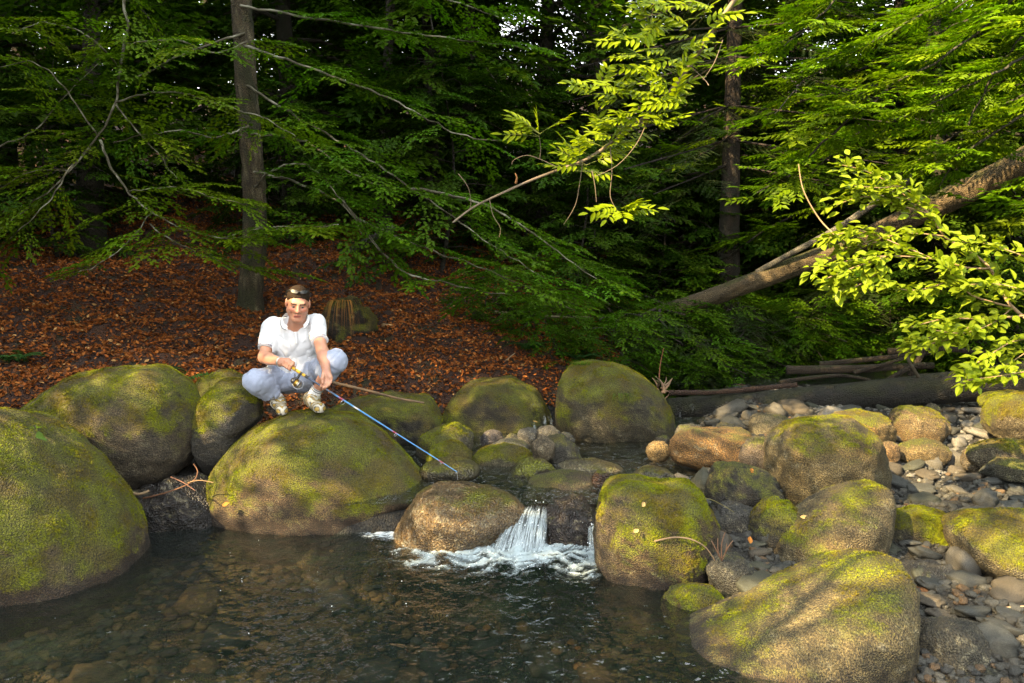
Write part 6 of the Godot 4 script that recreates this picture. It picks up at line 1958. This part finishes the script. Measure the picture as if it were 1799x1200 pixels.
# ---------------------------------------------------------------- sunlit branches near the camera
func make_near_branches():
	var lr := RandomNumberGenerator.new()
	lr.seed = 77
	var shapes := []
	for k in 6:
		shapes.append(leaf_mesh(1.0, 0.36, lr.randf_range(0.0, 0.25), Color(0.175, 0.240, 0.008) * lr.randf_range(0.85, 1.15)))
	var o := thing("ash_branch", "sunlit ash branch with yellow green feathered leaves hanging over the stream", "branch", Vector3(1.387, 3.449, -5.3))
	var bark := func(p: Vector3, _d: Vector3):
		return Color(0.15, 0.115, 0.075) * (1.0 + 0.4 * nz.get_noise_3dv(p * 30.0))
	var stem := curve_pts([Vector3(1.749, 4.137, -4.9), Vector3(1.564, 3.747, -5.1), Vector3(1.387, 3.449, -5.3), Vector3(1.237, 3.227, -5.4), Vector3(1.115, 3.037, -5.5), Vector3(0.95, 2.846, -5.6), Vector3(0.737, 2.676, -5.7), Vector3(0.515, 2.537, -5.8), Vector3(0.341, 2.477, -5.85), Vector3(0.123, 2.4, -5.9), Vector3(-0.12, 2.297, -5.95), Vector3(-0.285, 2.22, -6), Vector3(-0.429, 2.114, -6)], 5)
	for k in stem.size():
		stem[k] -= o.position
	var b := MB.new()
	tube(b, stem, taper(0.017, 0.0065, stem.size()), 9, bark)
	b.smooth()
	part("stem", b.mesh(), M.twig, o)
	for q in [[Vector3(0.341, 2.477, -5.85), Vector3(0.201, 2.543, -5.85), Vector3(0.101, 2.571, -5.85), Vector3(0.014, 2.54, -5.85), Vector3(-0.002, 2.508, -5.85)], [Vector3(-0.383, 2.457, -5.95), Vector3(-0.316, 2.367, -5.97), Vector3(-0.297, 2.273, -6), Vector3(-0.302, 2.22, -6)], [Vector3(-0.161, 2.277, -5.95), Vector3(-0.136, 2.164, -5.95), Vector3(-0.084, 2.076, -5.96), Vector3(-0.092, 2.007, -5.96)], [Vector3(0.491, 2.529, -5.8), Vector3(0.467, 2.359, -5.78), Vector3(0.436, 2.214, -5.77), Vector3(0.357, 2.084, -5.76)], [Vector3(0.193, 2.551, -5.85), Vector3(0.2, 2.613, -5.84), Vector3(0.188, 2.705, -5.83)], [Vector3(1.237, 2.928, -5.3), Vector3(1.223, 2.974, -5.35), Vector3(1.148, 3.087, -5.45)], [Vector3(0.923, 3.513, -5.5), Vector3(0.889, 3.315, -5.5), Vector3(0.854, 3.189, -5.5)], [Vector3(0.66, 2.676, -5.7), Vector3(0.682, 2.447, -5.7), Vector3(0.672, 2.274, -5.7), Vector3(0.723, 2.177, -5.7)], [Vector3(0.546, 2.447, -5.7), Vector3(0.566, 2.351, -5.7), Vector3(0.578, 2.235, -5.7)], [Vector3(1.321, 3.207, -5.3), Vector3(1.27, 3.067, -5.3), Vector3(1.201, 2.963, -5.3)], [Vector3(0.913, 2.79, -5.6), Vector3(0.824, 2.606, -5.5), Vector3(0.695, 2.459, -5.5), Vector3(0.545, 2.385, -5.5)]]:
		add_stick(o, "twig", q, 0.0032, 0.0015, Color(0.13, 0.095, 0.06), 4)
	# withered leaf on the stem
	add_stick(o, "withered_leaf", [Vector3(0.026, 2.384, -5.9), Vector3(0.034, 2.421, -5.88), Vector3(0.022, 2.453, -5.88)], 0.010, 0.002, Color(0.22, 0.10, 0.035), 3)
	var nodes: Array = [Vector3(0.192, 2.716, -5.83), Vector3(0.188, 2.697, -5.83), Vector3(0.2, 2.714, -5.84), Vector3(0.474, 2.515, -5.78), Vector3(0.551, 2.551, -5.76), Vector3(0.437, 2.459, -5.8), Vector3(0.512, 2.493, -5.76), Vector3(0.624, 2.61, -5.72), Vector3(0.715, 2.68, -5.68), Vector3(0.68, 2.619, -5.7), Vector3(0.749, 2.724, -5.65), Vector3(0.837, 2.809, -5.6), Vector3(0.757, 2.916, -5.58), Vector3(0.699, 2.99, -5.58), Vector3(0.866, 2.985, -5.56), Vector3(0.946, 2.879, -5.58), Vector3(0.991, 2.922, -5.52), Vector3(1.042, 3.008, -5.5), Vector3(0.963, 3.094, -5.48), Vector3(0.872, 3.171, -5.5), Vector3(0.797, 3.261, -5.5), Vector3(0.923, 3.292, -5.48), Vector3(1.031, 3.197, -5.46), Vector3(1.101, 3.138, -5.44), Vector3(0.814, 3.369, -5.5), Vector3(0.971, 3.39, -5.45), Vector3(1.108, 3.322, -5.4), Vector3(1.177, 3.264, -5.38), Vector3(1.052, 3.446, -5.4), Vector3(1.222, 3.36, -5.35), Vector3(1.044, 2.845, -5.5), Vector3(1.008, 2.753, -5.5), Vector3(1.076, 2.931, -5.48), Vector3(0.906, 2.707, -5.55), Vector3(0.735, 2.193, -5.7), Vector3(0.75, 2.208, -5.7), Vector3(0.723, 2.177, -5.7), Vector3(0.585, 2.572, -5.72), Vector3(0.799, 2.771, -5.6), Vector3(0.627, 2.939, -5.6), Vector3(0.572, 2.961, -5.62), Vector3(1.185, 3.43, -5.35), Vector3(1.281, 3.397, -5.3), Vector3(1.145, 2.853, -5.45), Vector3(0.929, 3.081, -5.5)]
	var count := 0
	var rest := MB.new()
	for q in nodes:
		var at: Vector3 = q - o.position
		for m in 3:
			var a := lr.randf_range(2.2, 4.0) if m == 0 else lr.randf_range(-0.9, 4.4)
			if q.x < 0.3:
				a = lr.randf_range(0.2, 3.4)
			var d := Vector3(cos(a) * 0.95, sin(a) * 0.32 + lr.randf_range(-0.05, 0.25), lr.randf_range(-0.3, 0.6)).normalized()
			if q.y < 2.3:
				d = Vector3(lr.randf_range(-0.9, 0.9), lr.randf_range(-0.2, 0.3), 0.3).normalized()
			var ln := lr.randf_range(0.17, 0.28)
			var leaf: Node3D = null
			var own := count + 9 <= 300
			if own:
				var rb := MB.new()
				tube(rb, [Vector3.ZERO, d * ln * 0.5 + Vector3(0, 0.006, 0), d * ln], [0.0018, 0.0014, 0.0009], 4, flat(Color(0.13, 0.15, 0.03)))
				leaf = part("leaf", rb.mesh(), M.twig, o)
				leaf.position = at
			var nrm := (Vector3(0.1, 1, 0.75) + Vector3(lr.randfn(), lr.randfn(), lr.randfn()) * 0.22)
			nrm = (nrm - d * nrm.dot(d)).normalized()
			for k in 9:
				var s := 1.0 if k % 2 == 0 else -1.0
				var t := 0.32 + 0.62 * (k / 2) / 4.0
				var ld := d * 0.62 + d.cross(nrm) * s * 0.78
				if k == 8:
					t = 1.0
					ld = d
				ld = (ld + nrm * lr.randf_range(-0.12, 0.08)).normalized()
				var size := lr.randf_range(0.070, 0.098) * (1.0 - 0.25 * absf(t - 0.6))
				if own:
					var mi := part("leaflet", shapes[lr.randi() % 6], M.leaf_near, leaf)
					var z := ld.cross(nrm).normalized()
					mi.transform = Transform3D(Basis(ld, z.cross(ld), z).scaled_local(Vector3.ONE * size), d * ln * t)
					count += 1
				else:
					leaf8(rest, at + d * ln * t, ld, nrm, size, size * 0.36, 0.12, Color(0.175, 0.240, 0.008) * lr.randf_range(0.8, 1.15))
	part("foliage", rest.mesh(), M.leaf_near, o, true)
	# the broad leaved branch at the stony bank
	o = thing("alder_branch", "sunlit alder branch with round leaves reaching over the stony bank", "branch", Vector3(3.213, 1.377, -4.5))
	var twigs := [[[Vector3(3.241, 1.263, -4.4), Vector3(3.028, 1.401, -4.6), Vector3(2.871, 1.57, -4.75), Vector3(2.804, 1.777, -4.85), Vector3(2.693, 1.884, -4.9), Vector3(2.581, 1.97, -4.95), Vector3(2.506, 2.108, -5), Vector3(2.393, 2.186, -5), Vector3(2.256, 2.209, -5)], 0.011, 0.003], [[Vector3(2.804, 1.777, -4.85), Vector3(2.643, 1.783, -4.8), Vector3(2.443, 1.832, -4.8), Vector3(2.178, 1.849, -4.8), Vector3(1.948, 1.822, -4.8), Vector3(1.77, 1.767, -4.85)], 0.006, 0.002], [[Vector3(2.581, 1.97, -4.95), Vector3(2.377, 1.987, -4.95), Vector3(2.175, 1.953, -4.95), Vector3(1.973, 1.885, -4.95)], 0.005, 0.002], [[Vector3(2.925, 1.507, -4.7), Vector3(2.638, 1.494, -4.65), Vector3(2.445, 1.494, -4.65), Vector3(2.254, 1.445, -4.65)], 0.006, 0.002], [[Vector3(2.888, 1.554, -4.75), Vector3(2.628, 1.621, -4.7), Vector3(2.526, 1.718, -4.7), Vector3(2.475, 1.782, -4.7)], 0.006, 0.003], [[Vector3(3.028, 1.401, -4.6), Vector3(2.776, 1.373, -4.55), Vector3(2.594, 1.283, -4.5), Vector3(2.472, 1.22, -4.5)], 0.005, 0.002], [[Vector3(3.113, 1.502, -4.5), Vector3(2.889, 1.625, -4.55), Vector3(2.727, 1.687, -4.6), Vector3(2.537, 1.687, -4.6)], 0.005, 0.002], [[Vector3(1.937, 1.967, -4.95), Vector3(1.85, 2.074, -5), Vector3(1.749, 2.243, -5), Vector3(1.714, 2.401, -5)], 0.005, 0.003], [[Vector3(2.175, 1.936, -4.95), Vector3(2.04, 1.919, -4.95), Vector3(1.937, 1.967, -4.95)], 0.005, 0.004], [[Vector3(2.506, 2.108, -5), Vector3(2.326, 2.159, -5), Vector3(2.119, 2.209, -5), Vector3(1.95, 2.159, -5)], 0.004, 0.002], [[Vector3(2.393, 2.186, -5), Vector3(2.252, 2.294, -5), Vector3(2.114, 2.361, -5), Vector3(1.976, 2.395, -5)], 0.004, 0.002], [[Vector3(2.966, 1.369, -4.6), Vector3(2.751, 1.246, -4.55), Vector3(2.567, 1.189, -4.5)], 0.004, 0.002], [[Vector3(2.178, 1.849, -4.8), Vector3(2.107, 1.75, -4.78), Vector3(1.978, 1.668, -4.78), Vector3(1.88, 1.651, -4.78)], 0.004, 0.002], [[Vector3(3.071, 1.782, -4.6), Vector3(2.877, 1.846, -4.65), Vector3(2.711, 1.911, -4.7), Vector3(2.576, 1.929, -4.75)], 0.005, 0.002], [[Vector3(2.643, 1.783, -4.8), Vector3(2.456, 1.685, -4.75), Vector3(2.294, 1.652, -4.75), Vector3(2.162, 1.685, -4.75)], 0.004, 0.002], [[Vector3(2.638, 1.494, -4.65), Vector3(2.487, 1.401, -4.6), Vector3(2.329, 1.353, -4.6), Vector3(2.234, 1.343, -4.6)], 0.004, 0.002], [[Vector3(3.092, 1.257, -4.45), Vector3(2.847, 1.226, -4.45), Vector3(2.645, 1.199, -4.42), Vector3(2.461, 1.174, -4.42)], 0.004, 0.002], [[Vector3(2.443, 1.832, -4.8), Vector3(2.265, 1.916, -4.85), Vector3(2.05, 2.001, -4.9), Vector3(1.85, 1.951, -4.9)], 0.004, 0.002], [[Vector3(2.178, 1.849, -4.8), Vector3(1.962, 1.783, -4.75), Vector3(1.801, 1.717, -4.75)], 0.004, 0.002], [[Vector3(2.888, 1.554, -4.75), Vector3(2.675, 1.465, -4.6), Vector3(2.49, 1.42, -4.55), Vector3(2.307, 1.44, -4.5)], 0.004, 0.002], [[Vector3(2.506, 2.108, -5), Vector3(2.356, 2.26, -5), Vector3(2.181, 2.255, -4.95), Vector3(1.974, 2.266, -4.9)], 0.004, 0.002]]
	var shapes2 := []
	for k in 6:
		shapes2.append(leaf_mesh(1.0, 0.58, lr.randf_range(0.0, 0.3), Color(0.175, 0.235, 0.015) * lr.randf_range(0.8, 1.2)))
	count = 0
	rest = MB.new()
	for q in twigs:
		add_stick(o, "twig", q[0], q[1], q[2], Color(0.24, 0.16, 0.08), 5)
		var pts := curve_pts(q[0], 10)
		for k in range(int(pts.size() * 0.22), pts.size()):
			for m in 4 if lr.randf() < 0.5 else 3:
				if q[1] == 0.005 and q[2] == 0.003:
					continue
				var p: Vector3 = pts[k]
				var t: Vector3 = (p - pts[maxi(0, k - 1)]).normalized()
				var s := 1.0 if (k + m) % 2 == 0 else -1.0
				var d := (t * 0.55 + t.cross(Vector3.UP) * s * 0.6 + Vector3(lr.randfn() * 0.4, lr.randfn() * 0.35 - 0.05, lr.randfn() * 0.3)).normalized()
				var n := Vector3(lr.randfn() * 0.4 - 0.1, 1, lr.randfn() * 0.4 + 0.35)
				n = (n - d * n.dot(d)).normalized()
				var size := lr.randf_range(0.045, 0.082)
				var at := p - o.position + d * 0.012 + Vector3(lr.randfn(), lr.randfn(), lr.randfn()) * 0.022
				if count < 300:
					var mi := part("leaf", shapes2[lr.randi() % 6], M.leaf_near, o)
					var z := d.cross(n).normalized()
					mi.transform = Transform3D(Basis(d, z.cross(d), z).scaled_local(Vector3.ONE * size), at)
					count += 1
				else:
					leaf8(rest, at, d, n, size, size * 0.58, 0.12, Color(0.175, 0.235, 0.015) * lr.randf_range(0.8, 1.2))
	if rest.v.size() > 0:
		part("foliage", rest.mesh(), M.leaf_near, o, true)

# ---------------------------------------------------------------- litter, ferns, grass
func make_small_things():
	var lr := RandomNumberGenerator.new()
	lr.seed = 31
	var curled := MB.new()
	leaf8(curled, Vector3(-0.5, 0, 0), Vector3.RIGHT, Vector3.UP, 1.0, 0.62, -0.35, Color.WHITE)
	var where := []
	var tint := PackedColorArray()
	for k in 125000:
		var z := -lr.randf_range(6.4, 15.5)
		var x := lr.randf_range(maxf(-9.5, z * 0.70), minf(5.0, -z * 0.25))
		var s := bank_depth(x, z)
		if s < 0.05:
			continue
		if nz.get_noise_2d(x * 1.3, z * 1.3) > 0.55 and lr.randf() < 0.6:
			continue
		var y := ground_h(x, z)
		var sz := lr.randf_range(0.026, 0.052)
		var bs := Basis.from_euler(Vector3(lr.randfn() * 0.45 - 0.25, lr.randf() * TAU, lr.randfn() * 0.45))
		where.append(Transform3D(bs.scaled_local(Vector3.ONE * sz), Vector3(x, y + 0.012 + lr.randf() * 0.02, z)))
		var t := lr.randf()
		var c := Color(0.150, 0.044, 0.010)
		if t < 0.25:
			c = Color(0.21, 0.072, 0.016)
		elif t < 0.5:
			c = Color(0.070, 0.028, 0.012)
		elif t < 0.54:
			c = Color(0.26, 0.14, 0.05)
		c *= lr.randf_range(0.9, 1.7)
		tint.append(Color(c.r, c.g, c.b))
	tag(scatter("leaf_litter", curled.mesh(), M.litter, where, tint, self), "red brown fallen beech leaves covering the bank", "leaf litter")
	# stray leaves on the boulders
	var brown := leaf_mesh(0.06, 0.034, -0.3, Color(0.30, 0.125, 0.03))
	var pale := leaf_mesh(0.055, 0.026, -0.2, Color(0.45, 0.30, 0.12))
	var green := leaf_mesh(0.11, 0.07, 0.15, Color(0.09, 0.16, 0.03))
	for q in [[Vector3(-2.294, 0.78, -6.12), brown, "curled brown leaf caught beside the grey moss capped boulder"], [Vector3(1.6, 0.422, -5.42), brown, "orange leaf on the dark brown rock"], [Vector3(1.719, 0.3, -4.82), pale, "pale leaf lodged by the leaning boulder"], [Vector3(1.391, 0.176, -4.7), brown, "small orange leaf in the gap by the upright slate"], [Vector3(0.708, 0.483, -4.4), pale, "pale leaf scrap on the tall mossy boulder"], [Vector3(0.658, 0.347, -4.38), pale, "curled pale leaf on the flank of the tall mossy boulder"], [Vector3(-2.549, 0.876, -4.35), green, "ragged green leaf lying on the huge mossy boulder"], [Vector3(1.301, 0.033, -4.25), brown, "orange leaf on the ridge of the wedge boulder"], [Vector3(-1.939, 0.203, -5.4), brown, "tiny orange leaf stuck on the man's boulder"], [Vector3(0.238, 0.382, -7.5), pale, "yellow leaf in the dark trickle"]]:
		var mi := part("leaf", q[1], M.litter)
		mi.position = q[0]
		mi.rotation = Vector3(0.7 + lr.randf_range(-0.3, 0.3), lr.randf() * TAU, lr.randf_range(-0.3, 0.3))
		tag(mi, q[2], "leaf")
	# ferns
	for q in [[Vector3(-3.364, 0.951, -7.6), "small fern on the leaf litter above the egg shaped boulder", 0.28], [Vector3(-3.02, 0.93, -7.4), "fern with arching fronds beside the small fern", 0.36], [Vector3(-4.616, 0.908, -7.6), "dark fern at the edge of the leaf covered bank", 0.3], [Vector3(0.802, 0.954, -9.6), "fern tuft below the dead branch on the slope", 0.4], [Vector3(0.199, 0.971, -9.4), "fern beside the leaf litter's lower end", 0.35]]:
		var at: Vector3 = q[0]
		at.y = ground_h(at.x, at.z)
		var o := thing("fern", q[1], "fern", at)
		for k in 7:
			var a := TAU * k / 7.0 + lr.randf_range(-0.3, 0.3)
			var b := MB.new()
			var d := Vector3(cos(a), 0, sin(a))
			var ln: float = q[2] * lr.randf_range(0.8, 1.15)
			for j in 16:
				var t := (j + 1) / 16.0
				var p := d * ln * t + Vector3(0, ln * (0.75 * t - 0.62 * t * t), 0)
				for s in [-1.0, 1.0]:
					leaf2(b, p, (Basis(Vector3.UP, s * 1.15) * d + Vector3(0, -0.15, 0)).normalized(), Vector3.UP, ln * 0.36 * (1.05 - t) + 0.01, ln * 0.07, Color(0.035, 0.085, 0.02) * lr.randf_range(0.8, 1.2))
			tube(b, [Vector3.ZERO, d * ln * 0.4 + Vector3(0, ln * 0.2, 0), d * ln + Vector3(0, ln * 0.13, 0)], [0.003, 0.002, 0.001], 4, flat(Color(0.05, 0.07, 0.02)))
			part("frond", b.mesh(), M.leaf_dark, o)
	# dry grass hanging over the old stump behind the man
	var stump := Vector3(-1.861, 1.237, -9.3)
	stump.y = ground_h(stump.x, stump.z)
	eb("stump", "rotten mossy stump under the dry grass on the bank", stump + Vector3(0, 0.08, -0.05), Vector3(0.30, 0.34, 0.26), {"seed": 71, "rows": 50, "lump": 0.18, "cuts": 1, "moss": 0.1, "stone": Color(0.035, 0.026, 0.018), "category": "stump", "tufts": 1200})
	grass_tuft("dry_grass", "straw coloured dry grass hanging over the mossy stump", stump + Vector3(-0.02, 0.38, 0.12), 70, 0.40, Color(0.34, 0.165, 0.040), 0.15, lr, -0.95)
	grass_tuft("grass_tuft", "green grass growing on the crown of the dome shaped boulder", Vector3(0.659, 0.892, -7.75), 90, 0.16, Color(0.07, 0.13, 0.015), 0.10, lr, 0.1)
	grass_tuft("grass_tuft", "fine grass drooping from the moss of the dome shaped boulder", Vector3(0.946, 0.683, -7.32), 60, 0.14, Color(0.08, 0.13, 0.015), 0.12, lr, -0.6)
	grass_tuft("grass_tuft", "few pale blades rooted on the huge mossy boulder", Vector3(-2.27, 0.527, -4.3), 5, 0.09, Color(0.2, 0.24, 0.03), 0.02, lr, -0.2)
	grass_tuft("grass_tuft", "green blades by the top of the huge mossy boulder", Vector3(-2.693, 0.878, -4.6), 7, 0.10, Color(0.12, 0.2, 0.03), 0.03, lr, 0.1)
	grass_tuft("grass_tuft", "small green leaves beside the man's knee", Vector3(-1.98, 0.817, -6.05), 9, 0.10, Color(0.04, 0.11, 0.02), 0.04, lr, -0.1)

func grass_tuft(called: String, label: String, at: Vector3, n: int, length: float, col: Color, spread: float, lr: RandomNumberGenerator, rise: float):
	var o := thing(called, label, "grass", at)
	var b := MB.new()
	for k in n:
		var a := lr.randf() * TAU
		var p := Vector3(cos(a), 0, sin(a)) * spread * sqrt(lr.randf())
		var d := Vector3(cos(a), 0, sin(a) + 0.4).normalized()
		var ln := length * lr.randf_range(0.6, 1.2)
		var c := col * lr.randf_range(0.6, 1.3)
		var side := Vector3(-d.z, 0, d.x) * 0.0028
		var prev := -1
		for j in 5:
			var t := j / 4.0
			var q := p + d * ln * 0.45 * t + Vector3(0, ln * (0.5 * t + (rise - 0.5) * t * t), 0)
			var w := side * (1.0 - t * 0.9)
			var i0 := b.add(q - w, c)
			b.add(q + w, c)
			if prev >= 0:
				b.tri(prev, prev + 1, i0); b.tri(prev + 1, i0 + 1, i0)
			prev = i0
	part("blades", b.mesh(), M.litter if rise < -0.8 else M.leaf, o, true)
